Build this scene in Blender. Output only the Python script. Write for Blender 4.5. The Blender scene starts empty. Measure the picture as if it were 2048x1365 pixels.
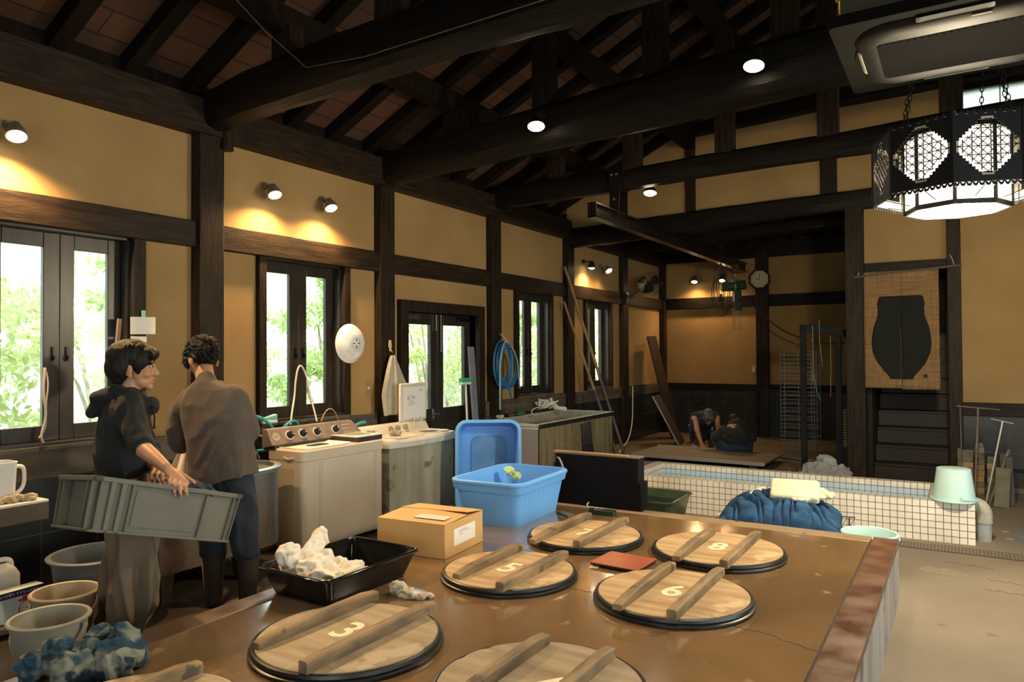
import bpy, bmesh, math, random
import numpy as np
from mathutils import Vector, Matrix, Euler, noise
random.seed(7); np.random.seed(7)
SC = bpy.context.scene
COL = SC.collection

# ------------------------------------------------------------------ camera, sky, light, exposure
cam_d = bpy.data.cameras.new('camera'); cam = bpy.data.objects.new('camera', cam_d); COL.objects.link(cam)
cam_d.sensor_width = 36.0; cam_d.lens = 36.0*1443.0/2048.0; cam_d.clip_start = 0.05; cam_d.clip_end = 200
Rm = Matrix(((0.84954813, 0.01370562, 0.52733304), (0.52747812, -0.01089101, -0.8494988), (-0.00589972, 0.99984676, -0.01648185)))
cam.matrix_world = Matrix.Translation((0, 0, 1.6)) @ Rm.to_4x4()
SC.camera = cam
SC.view_settings.view_transform = 'Standard'; SC.view_settings.look = 'None'
SC.view_settings.gamma = 1.0; SC.view_settings.use_curve_mapping = False
SC.view_settings.exposure = 0.38
SC.cycles.use_denoising = True
SC.cycles.max_bounces = 10; SC.cycles.diffuse_bounces = 5; SC.cycles.transparent_max_bounces = 24
SC.cycles.sample_clamp_indirect = 6.0
W = bpy.data.worlds.new('sky'); SC.world = W; W.use_nodes = True
nt = W.node_tree; bg = nt.nodes['Background']
tc = nt.nodes.new('ShaderNodeTexCoord'); sx = nt.nodes.new('ShaderNodeSeparateXYZ'); rp = nt.nodes.new('ShaderNodeValToRGB')
nt.links.new(tc.outputs['Generated'], sx.inputs[0]); nt.links.new(sx.outputs['Z'], rp.inputs[0]); nt.links.new(rp.outputs[0], bg.inputs['Color'])
rp.color_ramp.elements[0].position = 0.0; rp.color_ramp.elements[0].color = (0.92, 1.0, 0.90, 1)
rp.color_ramp.elements[1].position = 0.5; rp.color_ramp.elements[1].color = (0.86, 0.95, 1.0, 1)
bg.inputs['Strength'].default_value = 4.2
sun_d = bpy.data.lights.new('sun', 'SUN'); sun_d.energy = 7.0; sun_d.angle = math.radians(1.5); sun_d.color = (1.0, .96, .88)
sun = bpy.data.objects.new('sun', sun_d); COL.objects.link(sun); sun.rotation_mode = 'QUATERNION'; sun.rotation_quaternion = Vector((-.55, .22, -.80)).to_track_quat('-Z', 'Y')
W.cycles.sampling_method = 'MANUAL'; W.cycles.sample_map_resolution = 256

def portal(name, loc, rot, sx_, sy_):
    d = bpy.data.lights.new(name, 'AREA'); d.shape = 'RECTANGLE'; d.size = sx_; d.size_y = sy_
    d.cycles.is_portal = True
    o = bpy.data.objects.new(name, d); COL.objects.link(o); o.location = loc; o.rotation_euler = rot
    return o
# sky portals sit in the real openings of the walls (sampling aids, they emit nothing)
for i, (y0, y1, z0, z1) in enumerate([(2.08, 2.98, 1.04, 2.44), (4.15, 5.08, 1.04, 2.44), (8.33, 9.25, 1.04, 2.44), (10.45, 11.38, 1.04, 2.44), (6.03, 7.37, .9, 2.1), (-.05, .88, 1.04, 2.44)]):
    portal('window_daylight_portal', (-5.36, (y0+y1)/2, (z0+z1)/2), (0, -math.pi/2, 0), z1-z0, y1-y0)
portal('window_daylight_portal', (0.6, -3.36, 1.5), (-math.pi/2, 0, 0), 3.6, 1.8)
portal('window_daylight_portal', (5.36, 2.0, 1.25), (0, math.pi/2, 0), 2.0, 9.0)

# ------------------------------------------------------------------ materials
MATS = {}
def srgb(r, g, b):
    f = lambda v: ((v/255.0+0.055)/1.055)**2.4 if v > 10 else v/255.0/12.92
    return (f(r), f(g), f(b))
def mat(name, c1, c2=None, scale=4.0, rough=0.6, metal=0.0, bump=0.0, bscale=None, stretch=(1, 1, 1), detail=6.0, lo=0.35, hi=0.65,
        spec=0.5, rough2=None, sheen=0.0, sss=0.0, coat=0.0, trans=0.0, alpha=1.0, ior=1.45, spots=None, emit=None, estr=0.0, distort=0.0):
    if name in MATS: return MATS[name]
    m = bpy.data.materials.new(name); m.use_nodes = True; n = m.node_tree.nodes; l = m.node_tree.links
    p = n['Principled BSDF']; MATS[name] = m
    p.inputs['Roughness'].default_value = rough; p.inputs['Metallic'].default_value = metal
    p.inputs['Specular IOR Level'].default_value = spec; p.inputs['IOR'].default_value = ior
    p.inputs['Coat Weight'].default_value = coat; p.inputs['Coat Roughness'].default_value = 0.15
    p.inputs['Transmission Weight'].default_value = trans; p.inputs['Alpha'].default_value = alpha
    p.inputs['Sheen Weight'].default_value = sheen
    if sss: p.inputs['Subsurface Weight'].default_value = sss; p.inputs['Subsurface Radius'].default_value = (0.02, 0.008, 0.004)
    if emit: p.inputs['Emission Color'].default_value = (*emit, 1); p.inputs['Emission Strength'].default_value = estr
    p.inputs['Base Color'].default_value = (*c1, 1)
    tcn = n.new('ShaderNodeTexCoord'); mp = n.new('ShaderNodeMapping'); mp.inputs['Scale'].default_value = stretch
    l.new(tcn.outputs['Object'], mp.inputs[0])
    if c2 is not None:
        nz = n.new('ShaderNodeTexNoise'); nz.inputs['Scale'].default_value = scale; nz.inputs['Detail'].default_value = detail
        nz.inputs['Distortion'].default_value = distort
        l.new(mp.outputs[0], nz.inputs['Vector'])
        r = n.new('ShaderNodeValToRGB'); r.color_ramp.elements[0].position = lo; r.color_ramp.elements[1].position = hi
        r.color_ramp.elements[0].color = (*c1, 1); r.color_ramp.elements[1].color = (*c2, 1)
        l.new(nz.outputs['Fac'], r.inputs[0]); out = r.outputs[0]
        if rough2 is not None:
            mr = n.new('ShaderNodeMapRange'); mr.inputs[3].default_value = rough; mr.inputs[4].default_value = rough2
            mr.inputs[1].default_value = lo; mr.inputs[2].default_value = hi
            l.new(nz.outputs['Fac'], mr.inputs[0]); l.new(mr.outputs[0], p.inputs['Roughness'])
        if spots is not None:
            sc_, thr, col = spots
            n2 = n.new('ShaderNodeTexNoise'); n2.inputs['Scale'].default_value = sc_; n2.inputs['Detail'].default_value = 3
            l.new(tcn.outputs['Object'], n2.inputs['Vector'])
            r2 = n.new('ShaderNodeValToRGB'); r2.color_ramp.elements[0].position = thr; r2.color_ramp.elements[1].position = thr+0.06
            l.new(n2.outputs['Fac'], r2.inputs[0])
            mx = n.new('ShaderNodeMix'); mx.data_type = 'RGBA'; l.new(r2.outputs[0], mx.inputs[0]); l.new(out, mx.inputs[6]); mx.inputs[7].default_value = (*col, 1)
            out = mx.outputs[2]
        l.new(out, p.inputs['Base Color'])
    if bump:
        nb = n.new('ShaderNodeTexNoise'); nb.inputs['Scale'].default_value = bscale or scale*4; nb.inputs['Detail'].default_value = 5
        l.new(mp.outputs[0], nb.inputs['Vector'])
        b = n.new('ShaderNodeBump'); b.inputs['Strength'].default_value = bump; b.inputs['Distance'].default_value = 0.01
        l.new(nb.outputs['Fac'], b.inputs['Height']); l.new(b.outputs[0], p.inputs['Normal'])
    return m
def mathn(n, op, a=None, b=None, l=None):
    x = n.new('ShaderNodeMath'); x.operation = op
    for i, v in enumerate((a, b)):
        if v is None: continue
        if isinstance(v, (int, float)): x.inputs[i].default_value = v
        else: l.new(v, x.inputs[i])
    return x.outputs[0]
def gridmat(name, tile, grout, size, gw, off=(0, 0, 0), rough=0.3, c2=None, stagger=False, dirt=None):
    """square tiles on any axis-aligned face, grout lines between them"""
    m = bpy.data.materials.new(name); m.use_nodes = True; n = m.node_tree.nodes; l = m.node_tree.links; MATS[name] = m
    p = n['Principled BSDF']; p.inputs['Roughness'].default_value = rough
    t = n.new('ShaderNodeTexCoord'); s = n.new('ShaderNodeSeparateXYZ'); l.new(t.outputs['Object'], s.inputs[0])
    g = n.new('ShaderNodeNewGeometry'); sn = n.new('ShaderNodeSeparateXYZ'); l.new(g.outputs['True Normal'], sn.inputs[0])
    tot = None
    for i in range(3):
        a = mathn(n, 'ADD', s.outputs[i], 100*size-off[i], l); a = mathn(n, 'DIVIDE', a, size, l); a = mathn(n, 'FRACT', a, None, l)
        lt = mathn(n, 'LESS_THAN', a, gw/size, l)
        nn = mathn(n, 'ABSOLUTE', sn.outputs[i], None, l); nn = mathn(n, 'LESS_THAN', nn, 0.7, l)
        k = mathn(n, 'MULTIPLY', lt, nn, l); tot = k if tot is None else mathn(n, 'MAXIMUM', tot, k, l)
    nz = n.new('ShaderNodeTexNoise'); nz.inputs['Scale'].default_value = 3.0; nz.inputs['Detail'].default_value = 8; l.new(t.outputs['Object'], nz.inputs['Vector'])
    r = n.new('ShaderNodeValToRGB'); r.color_ramp.elements[0].position = .4; r.color_ramp.elements[1].position = .75
    r.color_ramp.elements[0].color = (*tile, 1); r.color_ramp.elements[1].color = (*(c2 or tile), 1); l.new(nz.outputs['Fac'], r.inputs[0])
    mx = n.new('ShaderNodeMix'); mx.data_type = 'RGBA'; l.new(tot, mx.inputs[0]); l.new(r.outputs[0], mx.inputs[6]); mx.inputs[7].default_value = (*grout, 1)
    l.new(mx.outputs[2], p.inputs['Base Color'])
    rr = mathn(n, 'MULTIPLY', tot, 0.5, l); rr = mathn(n, 'ADD', rr, rough, l); l.new(rr, p.inputs['Roughness'])
    b = n.new('ShaderNodeBump'); b.invert = True; b.inputs['Distance'].default_value = 0.002; b.inputs['Strength'].default_value = .6
    l.new(tot, b.inputs['Height']); l.new(b.outputs[0], p.inputs['Normal'])
    return m
def glassmat(name, tint=(0.84, 0.87, 0.84), gloss=1.0):
    m = bpy.data.materials.new(name); m.use_nodes = True; n = m.node_tree.nodes; l = m.node_tree.links; n.clear(); MATS[name] = m
    o = n.new('ShaderNodeOutputMaterial'); t = n.new('ShaderNodeBsdfTransparent'); t.inputs[0].default_value = (*tint, 1)
    g = n.new('ShaderNodeBsdfGlossy'); g.inputs['Roughness'].default_value = 0.02
    mx = n.new('ShaderNodeMixShader'); ge = n.new('ShaderNodeNewGeometry'); dt = n.new('ShaderNodeVectorMath'); dt.operation = 'DOT_PRODUCT'
    l.new(ge.outputs['Incoming'], dt.inputs[0]); l.new(ge.outputs['True Normal'], dt.inputs[1])
    k = mathn(n, 'ABSOLUTE', dt.outputs['Value'], None, l); k = mathn(n, 'SUBTRACT', 1.0, k, l); k = mathn(n, 'POWER', k, 5.0, l)
    k = mathn(n, 'MULTIPLY', k, 0.5*gloss, l); k = mathn(n, 'ADD', k, 0.025*gloss, l)
    l.new(k, mx.inputs[0]); l.new(t.outputs[0], mx.inputs[1]); l.new(g.outputs[0], mx.inputs[2]); l.new(mx.outputs[0], o.inputs[0])
    return m
def emat(name, col, strength):
    m = bpy.data.materials.new(name); m.use_nodes = True; n = m.node_tree.nodes; MATS[name] = m
    p = n['Principled BSDF']; p.inputs['Base Color'].default_value = (.8, .8, .8, 1)
    p.inputs['Emission Color'].default_value = (*col, 1); p.inputs['Emission Strength'].default_value = strength
    return m
PLASTER = mat('ochre_plaster', (0.30, 0.188, 0.075), (0.36, 0.230, 0.096), scale=1.6, rough=0.92, bump=0.35, bscale=90, spots=(30, .70, (0.28, .17, .07)))
TIMBER = mat('dark_stained_timber', (.011, .0078, .0058), (.030, .0185, .0115), scale=6, rough=0.5, stretch=(6, 6, .7), bump=0.3, bscale=20, spec=.18)
TIMBERH = mat('dark_stained_rail', (.011, .0078, .0058), (.034, .021, .0125), scale=6, rough=0.5, stretch=(6, .7, 6), bump=0.3, bscale=20, spec=.18)
TIMBERX = mat('dark_stained_beam', (.0048, .0040, .0034), (.012, .0092, .0072), scale=6, rough=0.45, stretch=(.7, 6, 6), bump=0.5, bscale=14, spec=.2)
RAFT = mat('rafter_wood', (0.008, 0.0055, 0.004), (0.016, 0.010, 0.0065), scale=6, rough=0.8, stretch=(.8, 6, .8), spec=.1)
SASH = mat('painted_sash_wood', (0.018, 0.015, 0.013), (0.032, 0.025, 0.020), scale=5, rough=0.32, stretch=(5, 5, .8))
BLACKTILE = gridmat('black_wall_tile', (0.017, 0.018, 0.018), (0.075, 0.072, 0.06), 0.358, 0.008, off=(0.1, 2.385, .078), rough=0.28, c2=(0.03, .031, .03))
CAPW = mat('weathered_wainscot_rail', (0.060, 0.050, 0.038), (0.115, 0.095, 0.070), scale=4, rough=0.7, stretch=(4, .6, 4), bump=.3, spots=(9, .62, (.035, .03, .025)))
GLASS = glassmat('window_glass')

# ------------------------------------------------------------------ mesh helpers
class MB:
    def __init__(s): s.bm = bmesh.new()
    def box(s, x0, x1, y0, y1, z0, z1, M=None):
        r = bmesh.ops.create_cube(s.bm, size=1.0)['verts']
        T = Matrix.Translation(((x0+x1)/2, (y0+y1)/2, (z0+z1)/2)) @ Matrix.Diagonal((abs(x1-x0), abs(y1-y0), abs(z1-z0), 1))
        bmesh.ops.transform(s.bm, matrix=(M @ T) if M else T, verts=r); return s
    def cyl(s, p1, p2, r1, r2=None, n=16, caps=True):
        p1 = Vector(p1); p2 = Vector(p2); d = p2-p1; r2 = r1 if r2 is None else r2
        q = Vector((0, 0, 1)).rotation_difference(d.normalized()).to_matrix().to_4x4()
        T = Matrix.Translation((p1+p2)/2) @ q
        bmesh.ops.create_cone(s.bm, cap_ends=caps, segments=n, radius1=r1, radius2=r2, depth=d.length, matrix=T); return s
    def ball(s, c, r, sc=(1, 1, 1), n=16, M=None):
        T = Matrix.Translation(c) @ (M or Matrix.Identity(4)) @ Matrix.Diagonal((r*sc[0], r*sc[1], r*sc[2], 1))
        bmesh.ops.create_uvsphere(s.bm, u_segments=n, v_segments=max(6, n//2), radius=1.0, matrix=T); return s
    def tube(s, pts, r, n=8, closed=False, sm=0):
        pts = [Vector(p) for p in pts]
        for _ in range(sm):
            q = []
            m = len(pts)
            for i in range(m if closed else m-1):
                a, b = pts[i], pts[(i+1) % m]; q += [a*.75+b*.25, a*.25+b*.75]
            pts = q if closed else [pts[0]]+q+[pts[-1]]
        rad = r if isinstance(r, (list, tuple)) else None
        rings = []; m = len(pts); up = None
        for i, p in enumerate(pts):
            if closed: t = (pts[(i+1) % m]-pts[i-1])
            else: t = pts[min(i+1, m-1)]-pts[max(i-1, 0)]
            t = t.normalized() if t.length > 1e-9 else Vector((0, 0, 1))
            if up is None: up = Vector((0, 0, 1)) if abs(t.z) < .9 else Vector((1, 0, 0))
            a = t.cross(up); a = a.normalized() if a.length > 1e-6 else t.orthogonal().normalized()
            b = a.cross(t).normalized(); up = b
            rr = r if rad is None else rad[0]+(rad[-1]-rad[0])*i/(m-1)
            rings.append([s.bm.verts.new(p+(a*math.cos(2*math.pi*k/n)+b*math.sin(2*math.pi*k/n))*rr) for k in range(n)])
        for i in range(m if closed else m-1):
            A, B = rings[i], rings[(i+1) % m]
            for k in range(n): s.bm.faces.new((A[k], A[(k+1) % n], B[(k+1) % n], B[k]))
        if not closed:
            s.bm.faces.new(rings[0][::-1]); s.bm.faces.new(rings[-1])
        return s
    def lathe(s, prof, n=32, sx=1, sy=1, M=None, c=(0, 0)):
        rings = []
        for r, z in prof:
            ring = []
            for k in range(n):
                a = 2*math.pi*k/n; v = Vector((c[0]+r*math.cos(a)*sx, c[1]+r*math.sin(a)*sy, z))
                ring.append(s.bm.verts.new(M @ v if M else v))
            rings.append(ring)
        for A, B in zip(rings, rings[1:]):
            for k in range(n): s.bm.faces.new((A[k], A[(k+1) % n], B[(k+1) % n], B[k]))
        if prof[0][0] > 1e-5: s.bm.faces.new(rings[0][::-1])
        if prof[-1][0] > 1e-5: s.bm.faces.new(rings[-1])
        return s
    def prism(s, poly, h0, h1, M=None):
        """poly in local xy, extruded h0..h1 along z, then M"""
        M = M or Matrix.Identity(4)
        a = [s.bm.verts.new(M @ Vector((x, y, h0))) for x, y in poly]; b = [s.bm.verts.new(M @ Vector((x, y, h1))) for x, y in poly]
        s.bm.faces.new(a[::-1]); s.bm.faces.new(b); m = len(poly)
        for i in range(m): s.bm.faces.new((a[i], a[(i+1) % m], b[(i+1) % m], b[i]))
        return s
    def loft(s, rings, cap=True, closed=False):
        V = [[s.bm.verts.new(Vector(p)) for p in r] for r in rings]
        for A, B in zip(V, V[1:]):
            m = len(A)
            for k in range(m): s.bm.faces.new((A[k], A[(k+1) % m], B[(k+1) % m], B[k]))
        if cap: s.bm.faces.new(V[0][::-1]); s.bm.faces.new(V[-1])
        return s
    def grid(s, f, nu, nv):
        V = [[s.bm.verts.new(Vector(f(i/nu, j/nv))) for j in range(nv+1)] for i in range(nu+1)]
        for i in range(nu):
            for j in range(nv): s.bm.faces.new((V[i][j], V[i+1][j], V[i+1][j+1], V[i][j+1]))
        return s
    def build(s, name, m, parent=None, bevel=0, seg=2, smooth=None, loc=None, rot=None, solid=0, sub=0, **props):
        bmesh.ops.recalc_face_normals(s.bm, faces=s.bm.faces[:])
        me = bpy.data.meshes.new(name); s.bm.to_mesh(me); s.bm.free()
        return link(name, me, m, parent, bevel, seg, smooth, loc, rot, solid, sub, **props)
def link(name, me, m, parent=None, bevel=0, seg=2, smooth=None, loc=None, rot=None, solid=0, sub=0, **props):
    me.materials.append(m)
    if smooth is not None:
        if smooth >= 180: me.shade_smooth()
        else:
            me.shade_smooth(); me.set_sharp_from_angle(angle=math.radians(smooth))
    o = bpy.data.objects.new(name, me); COL.objects.link(o)
    if parent: o.parent = parent
    if loc: o.location = loc
    if rot: o.rotation_euler = rot
    if solid:
        k = o.modifiers.new('thickness', 'SOLIDIFY'); k.thickness = solid; k.offset = 0
    if bevel:
        k = o.modifiers.new('bevel', 'BEVEL'); k.width = bevel; k.segments = seg; k.limit_method = 'ANGLE'; k.angle_limit = math.radians(40)
        me.shade_smooth() if smooth is None else None
        if smooth is None: me.set_sharp_from_angle(angle=math.radians(35))
    if sub:
        k = o.modifiers.new('sub', 'SUBSURF'); k.levels = sub; k.render_levels = sub
    for a, b in props.items(): o[a] = b
    return o
def thing(name, label, cat, loc=(0, 0, 0), rz=0, group=None, rot=None):
    o = bpy.data.objects.new(name, None); COL.objects.link(o); o.empty_display_size = .1
    o.location = loc; o.rotation_euler = rot or (0, 0, rz); o['label'] = label; o['category'] = cat
    if group: o['group'] = group
    return o
def tag(o, label, cat, group=None):
    o['label'] = label; o['category'] = cat
    if group: o['group'] = group
    return o
def st(o): o['kind'] = 'structure'; return o
def copy_tree(o, parent=None):
    c = o.copy(); COL.objects.link(c); c.parent = parent
    for ch in list(o.children): copy_tree(ch, c)
    return c
def box(name, m, x0, x1, y0, y1, z0, z1, parent=None, bevel=0, **k): return MB().box(x0, x1, y0, y1, z0, z1).build(name, m, parent, bevel, **k)
def rrect(w, d, r, n=6):
    P = []
    for cx, cy, a0 in ((w/2-r, d/2-r, 0), (-w/2+r, d/2-r, 90), (-w/2+r, -d/2+r, 180), (w/2-r, -d/2+r, 270)):
        for k in range(n+1):
            a = math.radians(a0+90*k/n); P.append((cx+r*math.cos(a), cy+r*math.sin(a)))
    return P
def bake(o):
    """apply modifiers, keep one mesh"""
    dg = bpy.context.evaluated_depsgraph_get(); dg.update()
    me = bpy.data.meshes.new_from_object(o.evaluated_get(dg)); o.modifiers.clear(); o.data = me; return o
def text(name, body, size, m, parent=None, loc=(0, 0, 0), rot=(0, 0, 0), ext=0.0008, sx=1.0, bold=0.0):
    c = bpy.data.curves.new(name, 'FONT'); c.body = body; c.size = size; c.align_x = 'CENTER'; c.align_y = 'CENTER'; c.extrude = ext; c.offset = bold
    o = bpy.data.objects.new(name, c); COL.objects.link(o); dg = bpy.context.evaluated_depsgraph_get(); dg.update()
    me = bpy.data.meshes.new_from_object(o.evaluated_get(dg)); bpy.data.objects.remove(o); me.materials.clear(); me.materials.append(m)
    o = bpy.data.objects.new(name, me); COL.objects.link(o); o.location = loc; o.rotation_euler = rot; o.scale = (sx, 1, 1)
    if parent: o.parent = parent
    return o
# ------------------------------------------------------------------ the setting
CONC = mat('worn_concrete_floor', (0.155, 0.130, 0.095), (0.22, 0.185, 0.138), scale=1.3, rough=0.62, rough2=.8, detail=10, bump=.25, bscale=40, spots=(3.2, .68, (.13, .10, .07)))
st(box('floor', CONC, -5.3, 5.3, -3.4, 14.1, -0.1, 0))
DARKC = mat('dark_aisle_floor', (.030, .024, .018), (.055, .043, .030), scale=2.5, rough=.35, rough2=.6, detail=9, bump=.2, bscale=30)  # darker tones for the aisle and alcove, laid as thin slabs over the floor
st(box('floor_wash_aisle', DARKC, -5.1, -3.06, -3.4, 7.0, 0, .002)); st(box('floor_alcove', mat('dark_alcove_floor', (.07, .055, .038), (.12, .095, .066), scale=2, rough=.6), -5.1, -.0, 8.0, 13.95, 0, .002))
st(box('floor_left_bay', DARKC, -5.1, -3.0, 7.0, 8.0, 0, .002))
def panels(name, m, axis, plane, thick, u0, u1, z0, z1, holes):
    """a wall slab on plane, with rectangular openings; u runs along the wall"""
    us = sorted(set([u0, u1]+[h[0] for h in holes]+[h[1] for h in holes])); zs = sorted(set([z0, z1]+[h[2] for h in holes]+[h[3] for h in holes]))
    b = MB()
    for i in range(len(us)-1):
        for j in range(len(zs)-1):
            uc, zc = (us[i]+us[i+1])/2, (zs[j]+zs[j+1])/2
            if any(h[0] < uc < h[1] and h[2] < zc < h[3] for h in holes): continue
            if axis == 'x': b.box(plane, plane+thick, us[i], us[i+1], zs[j], zs[j+1])
            else: b.box(us[i], us[i+1], plane, plane+thick, zs[j], zs[j+1])
    return st(b.build(name, m))
WIN = [(2.08, 2.98), (4.154, 5.08), (8.345, 9.25), (10.45, 11.375), (-.05, .88)]  # the last opening is out of view, added for its daylight
DOORY = (6.03, 7.37)
holesL = [(a, b, 1.0, 2.445) for a, b in WIN] + [(DOORY[0], DOORY[1], .8, 2.06)]
panels('wall_left', PLASTER, 'x', -5.30, .19, -3.4, 14.1, .98, 3.56, [(a, b, c if c > .9 else .98, d) for a, b, c, d in holesL])
panels('baseboard_left', BLACKTILE, 'x', -5.30, .20, -3.4, 14.1, 0, .98, [(DOORY[0], DOORY[1], 0, .98)])
nt_ = [0]
def trim(m, x0, x1, y0, y1, z0, z1, bevel=.006):
    nt_[0] += 1
    return st(box('trim_%d' % nt_[0], m, x0, x1, y0, y1, z0, z1, bevel=bevel))
trim(CAPW, -5.12, -5.07, -3.4, DOORY[0]-.13, .80, .99); trim(CAPW, -5.12, -5.07, DOORY[1]+.13, 13.95, .80, .99)
trim(TIMBERH, -5.12, -5.04, -3.4, 14, 2.445, 2.645)
trim(TIMBERH, -5.2, -4.97, -3.4, 9.75, 3.33, 3.60)
trim(TIMBERH, -5.2, -5.0, 9.75, 14.0, 3.30, 3.55)
st(box('wall_left_eaves_board', RAFT, -5.30, -5.16, -3.4, 14.1, 3.56, 3.82))  # dark board added to shut the light gap above the plate
for y in (-.66, 1.42, 3.58, 5.66, 7.73, 9.81, 11.93): trim(TIMBER, -5.2, -5.02 if y != 3.58 else -5.0, y-.11, y+.11, 0 if y > 3 else 0, 3.34)
for y0, y1 in ((2.98, 3.07), (4.08, 4.154), (5.08, 5.16), (8.27, 8.345), (9.25, 9.31), (10.39, 10.45), (11.375, 11.43)): trim(TIMBER, -5.12, -5.055, y0, y1, .99, 2.445, bevel=.003)
st(MB().cyl((-4.98, 3.7, 3.38), (-4.98, 3.7, 3.24), .045, .05, 12).build('trim_99', TIMBER))

# windows: two casement sashes each, set back in the wall, real panes
REVEAL = mat('pale_window_reveal', (.30, .28, .25), rough=.6)
def sash(parent, x, y0, y1, z0, z1, sl, sr, st_, sb):
    b = MB(); b.box(x-.04, x, y0, y0+sl, z0, z1); b.box(x-.04, x, y1-sr, y1, z0, z1); b.box(x-.04, x, y0+sl, y1-sr, z1-st_, z1); b.box(x-.04, x, y0+sl, y1-sr, z0, z0+sb)
    s = b.build('sash', SASH, parent, bevel=.004)
    box('glass_pane', GLASS, x-.024, x-.018, y0+sl-.005, y1-sr+.005, z0+sb-.005, z1-st_+.005, s)
    return s
for i, (a, b_) in enumerate(WIN):
    w = bpy.data.objects.new('window_%d' % (i+1), None); COL.objects.link(w); st(w)
    fr = MB(); fr.box(-5.30, -5.11, a, a+.02, 1.0, 2.445); fr.box(-5.30, -5.11, b_-.02, b_, 1.0, 2.445); fr.box(-5.30, -5.11, a, b_, 2.43, 2.445); fr.box(-5.3, -5.06, a, b_, .985, 1.03)
    fr.build('window_frame', SASH, w)
    box('window_sill', CAPW, -5.2, -5.045, a-.06, b_+.06, .985, 1.012, w, bevel=.003)
    mid = (a+b_)/2+.015
    sash(w, -5.20, a+.02, mid, 1.03, 2.43, .09 if b_-a > .92 else .09, .105, .10, .10)
    s2 = sash(w, -5.20, mid, b_-.02, 1.03, 2.43, .095, .09, .10, .10)
    for dy in (-.045, .045):
        MB().box(-5.2, -5.185, mid+dy-.008, mid+dy+.008, 1.56, 1.66).box(-5.185, -5.165, mid+dy-.006, mid+dy+.006, 1.57, 1.60).build('window_catch', mat('dark_metal', (.03, .028, .026), rough=.35, metal=.9), w)
# the glazed double door in the left wall
dr = bpy.data.objects.new('door_1', None); COL.objects.link(dr); st(dr)
fr = MB(); fr.box(-5.3, -5.05, 5.90, 6.03, 0, 2.18); fr.box(-5.3, -5.05, 7.37, 7.50, 0, 2.18); fr.box(-5.3, -5.05, 6.03, 7.37, 2.06, 2.18)
fr.build('door_frame', TIMBER, dr, bevel=.005)
STEEL = mat('brushed_steel', (.55, .55, .54), (.42, .42, .42), scale=20, rough=.3, metal=1)
for k, (y0, y1) in enumerate(((6.035, 6.70), (6.70, 7.365))):
    b = MB(); b.box(-5.24, -5.19, y0, y0+.12, .02, 2.06); b.box(-5.24, -5.19, y1-.12, y1, .02, 2.06); b.box(-5.24, -5.19, y0+.12, y1-.12, 1.93, 2.06); b.box(-5.24, -5.19, y0+.12, y1-.12, .82, .96); b.box(-5.24, -5.19, y0+.12, y1-.12, .02, .2); b.box(-5.235, -5.205, y0+.12, y1-.12, .2, .82)
    d = b.build('door_leaf', SASH, dr, bevel=.004)
    box('glass_pane', GLASS, -5.222, -5.216, y0+.115, y1-.115, .955, 1.935, d)
    c = MB().box(-5.19, -5.14, y0+.06 if k == 0 else y1-.30, y0+.30 if k == 0 else y1-.06, 1.985, 2.035)
    ya = y0+.2 if k == 0 else y1-.2
    c.box(-5.16, -5.15, min(ya, ya+(.28 if k == 0 else -.28)), max(ya, ya+(.28 if k == 0 else -.28)), 2.036, 2.044)
    c.build('door_closer', STEEL if k == 0 else mat('dark_metal', (.03, .03, .03)), dr, bevel=.003)
MB().cyl((-5.17, 6.66, 1.86), (-5.17, 6.66, 2.05), .006, n=8).cyl((-5.17, 6.75, 1.62), (-5.17, 6.75, 2.05), .006, n=8).build('flush_bolt', STEEL, dr)
MB().box(-5.19, -5.182, 6.60, 6.64, .84, .96).cyl((-5.185, 6.62, .90), (-5.13, 6.62, .90), .01, n=10).cyl((-5.135, 6.56, .90), (-5.135, 6.68, .90), .009, n=10).build('door_handle', STEEL, dr, bevel=.002)

# far wall with the alcove opening and the stair door
YF = 9.8
FT = YF+.16
panels('wall_far', PLASTER, 'y', YF+.03, .14, -5.1, 5.1, 0, 6.4, [(-5.1, -1.19, 0, 3.5), (-1.0, -.118, 0, 2.63), (.04, 1.2, 4.34, 4.62)])
panels('baseboard_far', BLACKTILE, 'y', YF+.01, .04, .017, 5.1, 0, .86, [])
trim(TIMBERX, .017, 5.1, YF-.03, YF+.05, .85, 1.0)
trim(mat('old_sill_wood', (.07, .055, .04), (.14, .12, .09), scale=5, rough=.8, stretch=(.6, 5, 5)), .02, 5.1, YF-.06, YF+.02, 0, .07)
trim(TIMBERX, .02, 5.1, YF-.04, YF+.02, .24, .27)
trim(TIMBER, -1.195, -.985, YF-.06, YF+.2, 0, 3.42); trim(TIMBER, -.118, .022, YF-.04, YF+.2, 0, 3.42)
trim(TIMBERX, -.985, -.118, YF-.02, YF+.15, 2.55, 2.67)
for x, w_ in ((-3.15, .13), (-1.375, .19), (-.04, .16), (1.0, .16)): trim(TIMBER, x-w_/2, x+w_/2, YF-.02, YF+.1, 3.45, 6.2 if x > -2 else 4.6)
# clerestory
cw = bpy.data.objects.new('window_6', None); COL.objects.link(cw); st(cw)
box('window_frame', TIMBERX, .02, 1.22, YF-.01, YF+.15, 4.60, 4.66, cw)
FROST = mat('frosted_pane', (.75, .82, .78), rough=.6, trans=.55)
box('glass_pane', FROST, .04, 1.2, YF+.05, YF+.06, 4.34, 4.62, cw); box('glazing_bar', TIMBERX, .42, .43, YF+.03, YF+.05, 4.34, 4.62, cw)

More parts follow.
